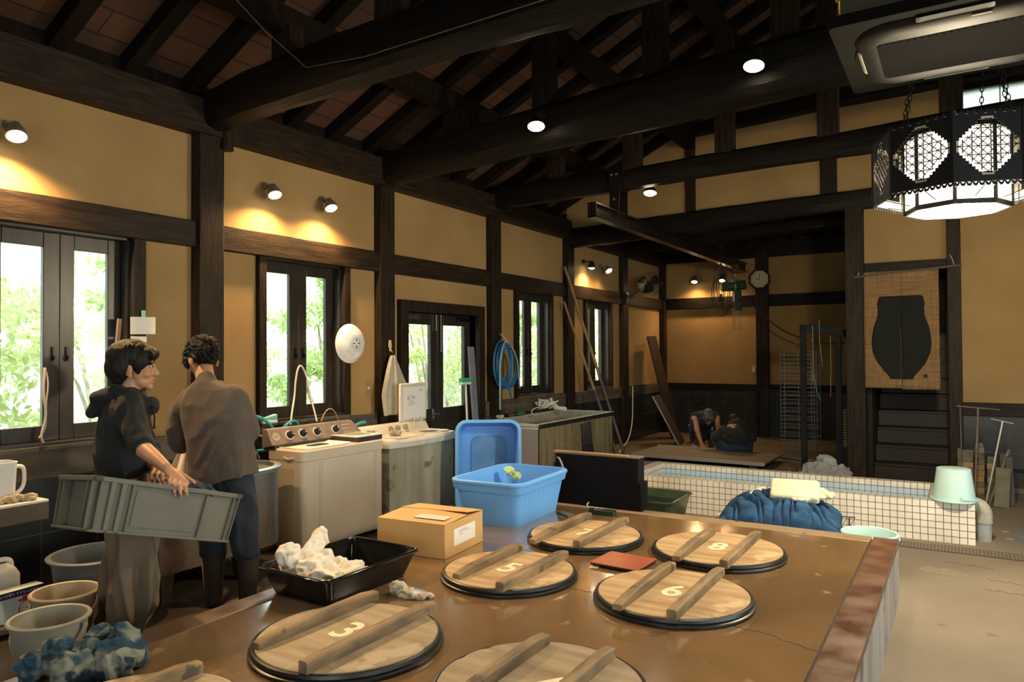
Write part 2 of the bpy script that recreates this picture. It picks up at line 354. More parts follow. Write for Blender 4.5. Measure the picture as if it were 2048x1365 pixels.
# the alcove behind
YB = 13.94
panels('wall_back', PLASTER, 'y', YB+.02, .14, -5.3, 1.6, 0, 3.9, [])
panels('baseboard_back', BLACKTILE, 'y', YB, .03, -5.1, -.8, 0, .86, [])
trim(TIMBERX, -5.1, -.9, YB-.03, YB+.03, .86, .985); trim(TIMBERX, -5.1, -.9, YB-.03, YB+.03, 2.44, 2.66); trim(TIMBERX, -5.1, -.9, YB-.06, YB+.05, 3.36, 3.74)
trim(TIMBER, -5.13, -5.0, YB-.12, YB+.02, 0, 3.5); trim(TIMBER, -3.235, -3.015, YB-.08, YB+.03, 0, 3.5)
panels('wall_right_of_alcove', mat('dark_board_wall', (.02, .014, .01), (.035, .025, .018), scale=4, rough=.8), 'x', -1.03, .05, YF+.19, 14, 0, 3.6, [])
def log_beam(name, y, pts, rad, hz=1.0, m=None, n=12):
    """a hand-hewn log: centre line (x,z), radius per point"""
    rings = []
    N = 48
    for i in range(N+1):
        t = i/N*(len(pts)-1); a = min(int(t), len(pts)-2); f = t-a; f = f*f*(3-2*f)*.5+f*.5
        x = pts[a][0]*(1-f)+pts[a+1][0]*f; z = pts[a][1]*(1-f)+pts[a+1][1]*f; r = rad[a]*(1-f)+rad[a+1]*f
        ring = []
        for k in range(n):
            q = 2*math.pi*k/n; c, s_ = math.cos(q), math.sin(q)
            c = math.copysign(abs(c)**.62, c); s_ = math.copysign(abs(s_)**.62, s_)
            rr = r*.97*(1+.13*noise.noise(Vector((x*.8, k*.7, y)))+.04*noise.noise(Vector((x*5, k*1.7, y))))
            ring.append((x, y+c*rr*.8, z+s_*rr*hz))
        rings.append(ring)
    return st(MB().loft(rings).build(name, m or TIMBERX, smooth=28))
log_beam('ceiling_beam', 3.6, [(-5.2, 3.50), (-4.6, 3.57), (-3.5, 3.61), (-2.3, 3.64), (-1.2, 3.66), (1.5, 3.68), (5, 3.5)], [.14, .17, .175, .175, .18, .19, .16])
log_beam('ceiling_beam', 5.66, [(-5.2, 3.47), (-4.6, 3.55), (-3.5, 3.61), (-2.4, 3.65), (-1.6, 3.71), (-.6, 3.76), (2, 3.75), (5, 3.5)], [.17, .19, .19, .2, .23, .22, .2, .17])
log_beam('ceiling_beam', 7.72, [(-5.2, 3.56), (-4.4, 3.58), (-3.4, 3.575), (-2.3, 3.62), (-.9, 3.63), (.5, 3.66), (2, 3.6), (5, 3.5)], [.13, .14, .13, .125, .13, .15, .16, .15])
log_beam('ceiling_beam', YF, [(-5.1, 3.33), (-4.2, 3.36), (-3.0, 3.40), (-1.9, 3.45), (-1.1, 3.47), (.5, 3.5), (5, 3.5)], [.13, .14, .14, .115, .11, .12, .12], hz=1.15)
log_beam('ceiling_beam', YF-.03, [(-3.1, 4.66), (-2.2, 4.70), (-1.3, 4.76), (-.1, 4.78), (2, 4.75), (5, 4.2)], [.09, .11, .12, .12, .12, .1])
log_beam('ceiling_beam', 1.5, [(-5.2, 3.5), (-3, 3.6), (0, 3.65), (5, 3.5)], [.15, .17, .18, .16])
log_beam('ceiling_beam', 11.9, [(-5.1, 3.38), (-3.6, 3.50), (-1.1, 3.60)], [.11, .12, .12])
for x in [-4.7+.42*k for k in range(9)]: st(box('ceiling_joist', RAFT, x-.03, x+.03, YF+.1, YB, 3.62, 3.72))
st(box('ceiling', mat('dark_ceiling_boards', (.012, .009, .006), (.02, .015, .01), scale=5, rough=.8), -5.2, -.9, YF+.1, 14, 3.72, 3.76))
# roof: two slopes with boards, rafters, purlins, posts
S = .48; ZR = lambda x: 4.30+S*(min(x, -.04-(x+.04)) + 3.85) if x > -.04 else 4.30+S*(x+3.85)
def roofmat():
    m = bpy.data.materials.new('roof_boards'); m.use_nodes = True; n = m.node_tree.nodes; l = m.node_tree.links; p = n['Principled BSDF']; p.inputs['Roughness'].default_value = .85
    t = n.new('ShaderNodeTexCoord'); mp = n.new('ShaderNodeMapping'); l.new(t.outputs['Object'], mp.inputs[0])
    br = n.new('ShaderNodeTexBrick'); mp.inputs['Rotation'].default_value = (0, 0, math.pi/2)
    br.inputs['Scale'].default_value = 1.0; br.inputs['Brick Width'].default_value = 1.8; br.inputs['Row Height'].default_value = .21; br.inputs['Mortar Size'].default_value = .006
    br.inputs['Color1'].default_value = (.095, .043, .021, 1); br.inputs['Color2'].default_value = (.062, .028, .014, 1); br.inputs['Mortar'].default_value = (.015, .008, .005, 1)
    l.new(mp.outputs[0], br.inputs[0]); l.new(br.outputs[0], p.inputs['Base Color']); return m
RB = roofmat()
def slope(name, x0, x1, off, th, m):
    b = MB(); z0, z1 = ZR(x0)+off, ZR(x1)+off
    M = Matrix.Rotation(-math.pi/2, 4, 'X')
    b.prism([(x0, -z0), (x1, -z1), (x1, -z1-th), (x0, -z0-th)], -3.4, YF+.1, M)
    return st(b.build(name, m))
slope('ceiling_left_slope', -5.9, -.04, .10, .04, RB); slope('ceiling_right_slope', -.04, 5.8, .10, .04, RB)
def rafter(y, x0, x1):
    b = MB(); z0, z1 = ZR(x0), ZR(x1); M = Matrix.Rotation(-math.pi/2, 4, 'X')
    b.prism([(x0, -z0+.03), (x1, -z1+.03), (x1, -z1-.10), (x0, -z0-.10)], y-.055, y+.055, M); st(b.build('rafter', RAFT))
y = -.52
while y < YF:
    rafter(y, -5.3, -.04); rafter(y, -.04, 5.2); y += .50
for x in (-4.15, -3.15, -2.1, -1.08, -.04, 1.0, 2.1, 3.1, 4.1):
    z = ZR(x)-.03
    st(box('purlin', RAFT, x-.065, x+.065, -3.3, YF+.05, z-.19 if x != -.04 else z-.26, z-.01 if abs(x+.04) > .1 else z-.03))
    for Y, zt in ((3.6, 3.74), (5.66, 3.78), (7.72, 3.68)):
        if z-.18 > zt: st(box('pillar', TIMBER, x-.095, x+.095, Y-.07, Y+.07, zt-.05, z-.15))
# side and back walls of the hall beyond the picture, with unseen windows sized for the light they let in
panels('wall_right', PLASTER, 'x', 5.1, .2, -3.4, 10, 0, 3.9, [(-2.5, 6.5, .25, 2.25)])
panels('wall_behind_camera', PLASTER, 'y', -3.4, .2, -5.3, 5.3, 0, 6.3, [(-1.2, 2.4, .6, 2.4)])
for nm, args in (('window_7', ((-3.33, -3.28), (-1.2, 2.4), (.6, 2.4), 'y')), ('window_8', ((5.15, 5.2), (-2.5, 6.5), (.25, 2.25), 'x'))):
    (p0, p1), (u0, u1), (z0, z1), ax = args; b = MB(); nb = 4
    for k in range(nb+1):
        u = u0+(u1-u0)*k/nb
        b.box(p0, p1, u-.03, u+.03, z0, z1) if ax == 'x' else b.box(u-.03, u+.03, p0, p1, z0, z1)
    for z in (z0, z1): b.box(p0, p1, u0, u1, z-.03, z+.03) if ax == 'x' else b.box(u0, u1, p0, p1, z-.03, z+.03)
    st(b.build(nm, SASH))
# stairs behind the curtain: open treads climbing away, boarded sides
STW = mat('worn_stair_wood', (.010, .0065, .0045), (.024, .016, .010), scale=5, rough=.5, stretch=(.7, 6, 6))
sts = bpy.data.objects.new('staircase', None); COL.objects.link(sts); tag(sts, 'steep dark wooden stairs climbing away behind the hemp curtain', 'stairs')
for k in range(9):
    z = .20+.205*k; y = YF+.28+.22*k
    box('tread', STW, -.93, -.13, y-.02, y+.24, z-.03, z, sts, bevel=.004)
    box('riser', STW, -.93, -.13, y, y+.015, z-.2, z-.03, sts)
box('stair_side', TIMBER, -.975, -.935, YF+.2, YF+2.4, 0, 2.1, sts); box('stair_side', TIMBER, -.13, -.10, YF+.2, YF+2.4, 0, 2.1, sts)
st(box('wall_stairwell', mat('dark_board_wall', (.02, .014, .01)), -1.0, 0.3, YF+2.6, YF+2.7, 0, 3.6)); st(box('wall_stairwell_right', mat('dark_board_wall', (.02, .014, .01)), .1, .15, YF+.2, YF+2.6, 0, 3.6))
st(box('ceiling_stairwell', mat('dark_board_wall', (.02, .014, .01)), -1.0, .2, YF+.16, YF+2.7, 3.5, 3.6))

# ------------------------------------------------------------------ the garden outside the left windows
gg = st(box('garden_ground', mat('garden_soil', (.20, .26, .10), (.38, .36, .24), scale=2, rough=.9), -26, -5.31, -6, 24, -.25, -.12))
LEAF = []
for nm, c in (('leaf_light', (.54, .61, .37)), ('leaf_mid', (.40, .50, .27)), ('leaf_pale', (.66, .69, .55))):
    m = bpy.data.materials.new(nm); m.use_nodes = True; n = m.node_tree.nodes; l = m.node_tree.links; n.clear()
    o = n.new('ShaderNodeOutputMaterial'); d = n.new('ShaderNodeBsdfDiffuse'); t = n.new('ShaderNodeBsdfTranslucent'); a = n.new('ShaderNodeMixShader')
    d.inputs[0].default_value = (*c, 1); t.inputs[0].default_value = (c[0]*1.1, c[1]*1.15, c[2]*.9, 1); a.inputs[0].default_value = .5
    l.new(d.outputs[0], a.inputs[1]); l.new(t.outputs[0], a.inputs[2]); l.new(a.outputs[0], o.inputs[0]); LEAF.append(m)
BARK = mat('pale_bark', (.30, .27, .22), (.45, .42, .36), scale=8, rough=.9)
def leaves(name, clumps, count, size, m, parent):
    rs = np.random.RandomState(len(clumps)*7+count)
    P = np.zeros((count, 3)); idx = rs.randint(0, len(clumps), count); C_ = np.array([c[:3] for c in clumps]); Rr = np.array([c[3] for c in clumps])
    v = rs.normal(size=(count, 3)); v /= np.linalg.norm(v, axis=1)[:, None]; v *= (rs.rand(count)**.45)[:, None]; v[:, 2] *= .7
    P = C_[idx]+v*Rr[idx][:, None]
    a = rs.normal(size=(count, 3)); a /= np.linalg.norm(a, axis=1)[:, None]; b = np.cross(a, rs.normal(size=(count, 3))); b /= np.linalg.norm(b, axis=1)[:, None]
    s = size*(.6+.8*rs.rand(count))[:, None]
    q = np.stack([P-a*s, P-b*s*.45, P+a*s, P+b*s*.45], 1).reshape(-1, 3)
    me = bpy.data.meshes.new(name); me.from_pydata(q.tolist(), [], [(4*i, 4*i+1, 4*i+2, 4*i+3) for i in range(count)])
    return link(name, me, m, parent)
TREES = [(-8.0, 2.7, 2.4, 0), (-8.6, 5.4, 2.7, 2), (-8.4, 8.1, 2.4, 1), (-8.4, 10.7, 2.5, 0), (-8.4, 13.3, 2.3, 1), (-8.6, 16.0, 2.4, 0), (-8.6, 18.9, 2.6, 2), (-11.8, 6.4, 3.4, 1), (-11.8, 11.4, 3.4, 2), (-9.8, 21.8, 3.2, 0), (-6.6, 4.0, 1.0, 0), (-6.6, 9.4, 1.0, 2), (-11.6, 2.4, 3.3, 2), (-12.0, 16.0, 3.4, 0)]
TL = ['slender light green tree outside the window behind the hooded person', 'pale leafy tree outside the second window from the left', 'mid green bush outside the glazed door', 'light green tree outside beyond the door', 'green tree outside the third window', 'tall light tree outside the third window, farther back', 'pale tree outside the narrow far window', 'broad green tree deep in the garden behind the door', 'broad pale tree deep in the garden beyond the far windows', 'light tree at the far end of the garden', 'low light green shrub outside the second window', 'low pale shrub outside the third window', 'broad pale tree deep in the garden behind the first window', 'broad light tree deep in the garden, farthest to the right']
for i, (x, y, h, k) in enumerate(TREES):
    rs = random.Random(i+3); T = thing('garden_tree' if h > 1.5 else 'garden_shrub', TL[i], 'tree' if h > 1.5 else 'shrub', (x, y, -.12), group='trees and shrubs in the garden')
    b = MB(); cl = []
    for j in range(5):
        a = rs.uniform(0, 6.28); r = rs.uniform(.2, .9)*h*.35; top = (math.cos(a)*r, math.sin(a)*r, h*rs.uniform(.55, 1.0))
        b.tube([(rs.uniform(-.05, .05), rs.uniform(-.05, .05), 0), (top[0]*.3, top[1]*.3, h*.3), (top[0]*.7+.06, top[1]*.7, h*.55), top], [.045, .012], n=6, sm=1)
    b.build('trunk', BARK, T, smooth=180)
    for j in range(34):
        a = rs.uniform(0, 6.28); r = math.sqrt(rs.random())*h*.48
        cl.append((math.cos(a)*r, math.sin(a)*r, rs.uniform(.18, 1.25)*h, rs.uniform(.18, .42)))
    leaves('foliage', cl, 4200 if h > 1.5 else 1000, .05, LEAF[k], T)
# ------------------------------------------------------------------ helpers for cloth and tubs
def lump(name, balls, m, parent=None, voxel=.012, amp=.02, freq=9, stretch=(1, 1, 1), seed=0, loc=None, floor=None, amp2=0, freq2=30, caps=()):
    b = MB()
    for c, r, *s in balls: b.ball(c, r, s[0] if s else (1, 1, 1), 20)
    for p1, p2, r1, r2 in caps: b.cyl(p1, p2, r1, r2, 14)
    o = b.build(name, m, None)
    k = o.modifiers.new('r', 'REMESH'); k.mode = 'VOXEL'; k.voxel_size = voxel
    k = o.modifiers.new('s', 'SMOOTH'); k.iterations = 4
    bake(o); me = o.data; n = len(me.vertices); nor = [v.normal.copy() for v in me.vertices]; so = Vector((seed*3.1, seed*1.7, seed*.9)); st3 = Vector(stretch)
    for v, nn in zip(me.vertices, nor):
        p = Vector((v.co.x*st3.x, v.co.y*st3.y, v.co.z*st3.z))*freq+so
        w = noise.noise_vector(p*.5)*.8
        d = (.7-2.6*abs(noise.noise(p+w))) + .5*(.5-2.2*abs(noise.noise(p*2.1+w*1.4)))
        v.co += nn*(amp*d + amp2*noise.noise(p*freq2/freq))
        if floor is not None and v.co.z < floor: v.co.z = floor
    me.shade_smooth()
    if parent: o.parent = parent
    if loc: o.location = loc
    return o
def tubshape(w0, d0, w1, d1, h, r0, r1, th=.006, rim=.02, rimh=.012, n=6, zs=4):
    """open tapered box with rounded corners; returns MB"""
    b = MB(); R = []
    R.append([(x, y, 0) for x, y in rrect(w0, d0, r0, n)])
    for i in range(zs+1):
        t = i/zs; R.append([(x, y, h*t+.0005*(i == 0)) for x, y in rrect(w0+(w1-w0)*t, d0+(d1-d0)*t, r0+(r1-r0)*t, n)])
    if rim:
        R.append([(x, y, h-.001) for x, y in rrect(w1+2*rim, d1+2*rim, r1+rim, n)]); R.append([(x, y, h+rimh*.7) for x, y in rrect(w1+2*rim, d1+2*rim, r1+rim, n)])
        R.append([(x, y, h+rimh) for x, y in rrect(w1+1.4*rim, d1+1.4*rim, r1+rim*.7, n)])
    R.append([(x, y, h+rimh) for x, y in rrect(w1-th, d1-th, r1, n)])
    for i in range(zs+1):
        t = 1-i/zs; R.append([(x, y, max(h*t, th)) for x, y in rrect(w0+(w1-w0)*t-2*th, d0+(d1-d0)*t-2*th, max(.004, r0+(r1-r0)*t-th), n)])
    b.loft(R); return b

# ------------------------------------------------------------------ the dyeing platform
TOPM = mat('polished_brown_mortar', (.25, .152, .072), (.155, .094, .045), scale=1.7, rough=.05, rough2=.22, detail=9, lo=.3, hi=.7, spec=.6, coat=1.0, bump=.04, bscale=6, spots=(6, .66, (.36, .23, .12)), distort=.6)
BORD = mat('red_brown_mortar_border', (.085, .042, .027), (.13, .068, .042), scale=5, rough=.22, rough2=.5, detail=9, spots=(11, .70, (.36, .23, .15)), bump=.1, bscale=20)
BORDF = mat('worn_far_border', (.20, .14, .085), (.28, .20, .12), scale=4, rough=.4, spots=(12, .66, (.08, .05, .03)))
SIDEM = mat('grey_mortar_side', (.22, .20, .185), (.36, .33, .31), scale=2.2, rough=.6, stretch=(1, 2.5, .4), spots=(5, .64, (.10, .085, .075)), bump=.2)
JOINT = mat('dark_joint', (.03, .018, .012), rough=.8)
pf = thing('dyeing_platform', 'low polished brown mortar platform that holds the numbered vat lids', 'platform', (0, 0, 0))
PX0, PX1, PY0, PY1, PZ = -3.07, -.35, -.9, 5.29, .38
box('platform_body', SIDEM, PX0+.004, PX1-.004, PY0, PY1-.004, 0, PZ-.03, pf)
box('top_slab', TOPM, -2.915, -.508, PY0, 5.128, PZ-.03, PZ, pf, bevel=.002)
box('left_border', BORD, PX0, -2.923, PY0, PY1, PZ-.03, PZ, pf, bevel=.008); box('right_border', BORD, -.50, PX1, PY0, PY1, PZ-.03, PZ, pf, bevel=.006)
box('far_border', BORDF, -2.915, -.508, 5.136, PY1, PZ-.03, PZ, pf, bevel=.006)
box('joint', JOINT, -2.93, -.49, PY0, 5.14, PZ-.03, PZ-.006, pf)
def crack(pts, w=.007):
    b = MB(); P = []
    rs = random.Random(5)
    for (x0, y0), (x1, y1) in zip(pts, pts[1:]):
        for k in range(8):
            t = k/8; P.append(Vector((x0+(x1-x0)*t+rs.uniform(-.006, .006), y0+(y1-y0)*t+rs.uniform(-.008, .008), PZ+.0006)))
    P.append(Vector((*pts[-1], PZ+.0006)))
    V = [(b.bm.verts.new(p+Vector((0, w*rs.uniform(.3, .7), 0))), b.bm.verts.new(p-Vector((0, w*rs.uniform(.3, .7), 0)))) for p in P]
    for A, B in zip(V, V[1:]): b.bm.faces.new((A[0], A[1], B[1], B[0]))
    return b.build('crack', JOINT, pf)
crack([(-.955, 3.297), (-.85, 3.25), (-.755, 3.245), (-.6, 3.19), (-.508, 3.155)]); crack([(-1.84, 3.36), (-1.7, 3.34), (-1.52, 3.36)], .004); crack([(-2.6, 3.40), (-2.5, 3.33), (-2.42, 3.36)], .003)

# ------------------------------------------------------------------ vat lids
LIDW = mat('scrubbed_lid_boards', (.54, .40, .23), (.31, .19, .085), scale=3.4, rough=.55, stretch=(.8, 5, 5), detail=9, spots=(5, .66, (.56, .42, .25)), bump=.12, bscale=10, lo=.3, hi=.72)
LIDW2 = mat('greyed_lid_boards', (.38, .31, .215), (.22, .16, .095), scale=3.4, rough=.6, stretch=(.8, 5, 5), detail=9, spots=(5, .62, (.40, .33, .24)), bump=.12, bscale=10, lo=.3, hi=.72)
BARW = mat('worn_handle_wood', (.30, .205, .105), (.11, .08, .048), scale=4, rough=.65, stretch=(5, .9, 3), detail=9, spots=(9, .64, (.09, .07, .05)), bump=.3, bscale=14)
RUB = mat('black_rubber', (.012, .012, .012), rough=.35)
CREAM = mat('cream_paint', (.85, .80, .62), (.72, .64, .45), scale=30, rough=.6)
def lid(n, cx, cy, R, bars, label, wood, rz=0, num=True, npos=None):
    t = thing('vat_lid', label, 'lid', (cx, cy, PZ), 0, 'round wooden lids of the dye vats')
    b = MB()
    prof = [(R-.03, 0), (R+.004, 0), (R+.014, .006), (R+.014, .015), (R+.003, .020), (R+.007, .026), (R+.003, .038), (R-.006, .041), (R-.03, .030)]
    b.lathe(prof, 72); b.build('rubber_rim', RUB, t, smooth=40)
    b = MB(); ring = []
    for k in range(72):
        a = 2*math.pi*k/72; rr = R-.012+.003*noise.noise(Vector((math.cos(a)*3, math.sin(a)*3, n)))-(.008 if random.Random(n*100+k).random() > .96 else 0)
        ring.append((rr*math.cos(a), rr*math.sin(a)))
    b.prism(ring, .020, .044); b.build('lid_board', wood, t, bevel=.003, seg=1)
    for k, (bx, y0, y1) in enumerate(bars):
        b = MB(); rings = []
        for i in range(9):
            q = i/8; y = y0+(y1-y0)*q; h = .052*(1-.42*(1-q)**6 if k == 0 else 1)*(1-.22*max(0, abs(q-.5)*2-.8)*5*(1 if q > .5 else .3))
            w = .0235
            j = .0015*noise.noise(Vector((n, i*.9, k)))
            rings.append([(bx-w+j, y, .042), (bx+w+j, y, .042), (bx+w+j, y, .042+h*.86), (bx+w*.72+j, y, .042+h), (bx-w*.72+j, y, .042+h), (bx-w+j, y, .042+h*.86)])
        b.loft(rings); b.build('handle_bar', BARW, t, bevel=.002, seg=1)
    if num:
        px, py = npos or (0, 0)
        text('painted_number', str(n), .235, CREAM, t, (px, py, .0445), (0, 0, rz), bold=.0045, sx=.9)
    return t
def LID(n, cx, cy, R, b0, b1, *a, **k): return lid(n, cx, cy, R, [(b0[0]-cx, b0[1]-cy, b0[2]-cy), (b1[0]-cx, b1[1]-cy, b1[2]-cy)], *a, **k)
LID(3, -2.20, 2.225, .385, (-2.40, 1.915, 2.61), (-2.07, 1.86, 2.63), 'round greyish vat lid painted 3, nearest the black tray of white cloth', LIDW2, npos=(-.03, .02))
LID(6, -1.215, 3.44, .375, (-1.345, 3.06, 3.80), (-1.09, 3.065, 3.83), 'round wooden vat lid painted 6, with the crack in the mortar running from it', LIDW)
LID(5, -2.11, 3.355, .36, (-2.245, 3.05, 3.70), (-1.945, 3.0, 3.70), 'round wooden vat lid painted 5, in front of the cardboard box', LIDW)
LID(7, -2.095, 4.265, .365, (-2.255, 3.85, 4.66), (-1.975, 3.90, 4.66), 'round wooden vat lid painted 7, nearest the black corrugated stack', LIDW, rz=0)
LID(8, -1.255, 4.36, .38, (-1.375, 3.95, 4.64), (-1.105, 3.94, 4.72), 'round wooden vat lid painted 8, nearest the tiled trough', LIDW)
LID(4, -1.29, 2.25, .38, (-1.445, 1.86, 2.57), (-1.165, 1.9, 2.585), 'round vat lid cut by the bottom of the frame, number barely showing', LIDW2, npos=(.03, -.02))
LID(1, -2.30, 1.33, .37, (-2.42, .98, 1.68), (-2.15, .98, 1.6), 'vat lid at the bottom left, only the end of one handle bar in view', LIDW2)
# tape, clip board, rag, tools on the platform
TAPE = mat('masking_tape', (.72, .62, .44), rough=.6)
for i, (x, y, w, d, a, lb) in enumerate([(-.975, 3.205, .062, .045, .3, 'cream square of tape stuck beside the lid painted 6'), (-1.78, 3.74, .05, .03, .2, 'small cream scrap of tape at the near edge of the red board')]):
    tag(MB().box(-w/2, w/2, -d/2, d/2, 0, .0012).build('tape_piece', TAPE, loc=(x, y, PZ), rot=(0, 0, a)), lb, 'tape', 'scraps of tape on the platform')
rb = thing('red_board', 'flat red leather-like board lying between the lids painted 5, 7 and 8', 'board', (-1.66, 3.875, PZ), -.06)
MB().prism(rrect(.30, .27, .008), .018, .024).build('red_cover', mat('red_leatherette', (.36, .095, .045), (.30, .075, .038), scale=12, rough=.3, spec=.6), rb, bevel=.0015)
MB().prism(rrect(.292, .262, .008), .008, .018).build('black_backing', mat('black_card', (.015, .015, .015), rough=.5), rb)
for x in (-.13, .10): box('runner', BARW, x, x+.03, -.12, .12, .0003, .008, rb)
RAGM = mat('grey_rag_cloth', (.52, .48, .38), (.34, .31, .24), scale=14, rough=.95, sheen=.04)
tag(lump('rag', [((-.06, .01, .03), .045, (1.1, .8, .8)), ((0, 0, .02), .05, (1.3, .7, .55)), ((.06, .02, .014), .038, (1.2, .7, .4)), ((.10, .05, .01), .02, (1.6, .8, .5))], RAGM, None, .006, .014, 22, (1, 2.4, 1.5), 3, (-2.37, 2.80, PZ), 0), 'crumpled grey-white rag lying by the lid painted 3', 'rag')
tl = thing('tool_tray', 'small dark tray of metal tools behind the lid painted 7', 'tray', (-2.30, 4.98, PZ), .1)
MB().prism(rrect(.20, .07, .01), 0, .035).build('tray_body', mat('dark_green_plastic', (.02, .035, .022), rough=.25), tl, bevel=.003)
MB().cyl((-.11, 0, .045), (.03, .01, .042), .009, .007, 10).cyl((.03, .01, .042), (.10, .012, .04), .004, .004, 8).box(-.06, .02, -.03, -.015, .036, .046).build('hand_tools', STEEL, tl, smooth=40)
MB().tube([(-.12, .02, .036), (-.135, .03, .06), (-.12, .035, .075)], .006, 6).build('plastic_strip', mat('pale_green_plastic', (.5, .6, .25), rough=.4), tl)
kn = thing('wooden_wedge', 'small worn wooden wedge between the blue tub and the lid painted 7', 'wedge', (-2.54, 4.83, PZ), -.5)
MB().prism([(-.09, -.02), (.09, -.035), (.09, .035), (-.06, .03)], 0, .016).build('wedge_body', mat('old_dark_wood', (.09, .07, .045), (.14, .11, .07), scale=12, rough=.8), kn, bevel=.002)
tag(MB().tube([(0, 0, .006), (.05, .012, .006), (.11, .02, .005)], [.008, .004], 6).build('pale_sliver', mat('pale_sliver_tone', (.55, .40, .22), rough=.6), loc=(-2.33, 2.63, PZ)), 'pale sliver lying by the foot of the black tray', 'sliver')  # thin pale sliver on the platform top
# ------------------------------------------------------------------ cardboard box
CARD = mat('brown_cardboard', (.60, .38, .165), (.54, .335, .14), scale=3, rough=.75)
cb = thing('cardboard_box', 'closed brown cardboard box standing beside the black tray', 'box', (-2.865, 3.63, PZ), .10)
w, d, h = .49, .47, .2
box('box_body', CARD, -w/2, w/2, -d/2, d/2, 0, h, cb, bevel=.004)
b = MB(); b.grid(lambda u, v: (-w/2+w*u, -d/2+(d*.56)*v, h+.003+.018*math.sin(math.pi*u)*.4*v+.010*v), 10, 4)
b.build('top_flap', CARD, cb, solid=.004); b = MB(); b.grid(lambda u, v: (-w/2+w*u, d/2-(d*.44)*v, h+.003+.026*v*(.6+.4*u)), 10, 4); b.build('top_flap', CARD, cb, solid=.004)
MB().box(w/2, w/2+.001, -.13, .13, .055, .155).build('paper_label', mat('white_paper', (.78, .76, .70), rough=.6), cb)
GREYP = mat('grey_print', (.25, .24, .24), rough=.6)
b = MB()
for z, l_ in ((.135, .09), (.125, .12), (.11, .05)): b.box(w/2+.001, w/2+.0015, -.07, -.07+l_, z, z+.003)
b.build('label_print', GREYP, cb); MB().box(-.02, .20, -.17, -.07, h+.0145, h+.0155).build('paper_label', mat('pale_label', (.62, .60, .58), rough=.5), cb, rot=(0, 0, 0))
# ------------------------------------------------------------------ black tray with white cloth
BP = mat('glossy_black_plastic', (.006, .007, .007), rough=.09, spec=.6)
tr = thing('black_tray', 'deep glossy black plastic tray holding white cloth', 'tray', (-2.80, 2.785, PZ), 0)
t_ = tubshape(.40, .56, .50, .68, .135, .03, .045, .005, .016, .012).build('tray_body', BP, tr, smooth=40)
WCL = mat('white_cotton', (.80, .74, .64), (.74, .67, .56), scale=6, rough=.95, sheen=.04, sss=.0)
wc = lump('white_cloth', [((-.13, -.16, .10), .12, (.8, .8, .8)), ((-.03, -.17, .09), .11, (.9, .9, .8)), ((.07, -.18, .08), .09, (1, .9, .8)), ((-.12, -.04, .08), .10, (.9, 1, .8)), ((.0, -.02, .06), .10, (1, 1, .7)), ((.10, -.03, .06), .09, (1, 1, .75)), ((.14, .10, .04), .06, (1, 1.3, .6)), ((-.15, -.22, .17), .06), ((-.10, -.10, .20), .045, (.7, 1.2, 1.4)), ((-.14, -.02, .22), .035, (.7, 1.2, 1.6))], WCL, None, .006, .022, 12, (1, 1, 1), 5, (-2.80, 2.785, PZ+.006), 0.0)
for v in wc.data.vertices:
    hh = max(0, min(1, v.co.z/.135)); lx, ly = .19+.05*hh, .27+.055*hh
    if v.co.z < .16: v.co.x = max(-lx, min(lx, v.co.x)); v.co.y = max(-ly, min(ly, v.co.y))
tag(wc, 'crumpled white cotton cloth heaped in the black tray', 'cloth')
# ------------------------------------------------------------------ blue tubs
BLU = mat('bright_blue_plastic', (.15, .43, .92), (.14, .40, .88), scale=3, rough=.35, spec=.45)
def blue_tub(name, label, loc, rot, w0, d0, w1, d1, h, ribs=True):
    t = thing(name, label, 'tub', loc, rot=rot)
    tubshape(w0, d0, w1, d1, h, .07, .09, .006, .028, .020).build('tub_body', BLU, t, smooth=45)
    b = MB(); H = .80
    band = [[(x, y, z) for x, y in rrect(w0+(w1-w0)*q+2*o, d0+(d1-d0)*q+2*o, .075, 6)] for q, o, z in ((.80, .0, h*.80), (.81, .012, h*.81), (.99, .014, h*.99), (1, 0, h))]
    b.loft(band, cap=False); b.build('rim_band', BLU, t, smooth=40)
    b = MB()
    if ribs:
        for sgn in (-1, 1):
            for k in range(-4, 5):
                y = k*d0/9.6; b.tube([(sgn*(w0/2+.0005), y*.96, .02), (sgn*(w0/2+(w1-w0)/2*.78+.0005), y, h*.78)], .0035, 5)
            for k in range(-3, 4):
                x = k*w0/7.6; b.tube([(x*.96, sgn*(d0/2+.0005), .02), (x, sgn*(d0/2+(d1-d0)/2*.78+.0005), h*.78)], .0035, 5)
        b.build('rib', BLU, t, smooth=60)
    return t
blue_tub('blue_tub', 'bright blue plastic tub standing upright on the platform, green bag inside', (-2.885, 4.63, PZ), (0, 0, .05), .46, .68, .56, .80, .295)
# its twin stands on its side, open side towards us
t2 = blue_tub('blue_tub', 'bright blue plastic tub tipped on its side behind the upright one', (-4.10, 6.14, .465), (math.radians(86), 0, math.radians(33)), .54, .78, .60, .86, .24, ribs=False)
MB().prism(rrect(.36, .58, .08), .008, .016).build('base_panel', mat('scuffed_blue', (.16, .36, .66), (.10, .28, .62), scale=9, rough=.5), t2, bevel=.004)
lump('green_bag', [((0, 0, 0), .04, (1, 1, .8)), ((.05, .02, -.04), .035, (1, 1.2, 1))], mat('green_plastic_film', (.42, .62, .18), (.6, .75, .35), scale=12, rough=.25, alpha=.85), None, .006, .014, 16, seed=2, loc=(-3.05, 4.86, .66))
tag(bpy.data.objects['green_bag'], 'crumpled translucent green bag hooked over the rim inside the blue tub', 'bag')
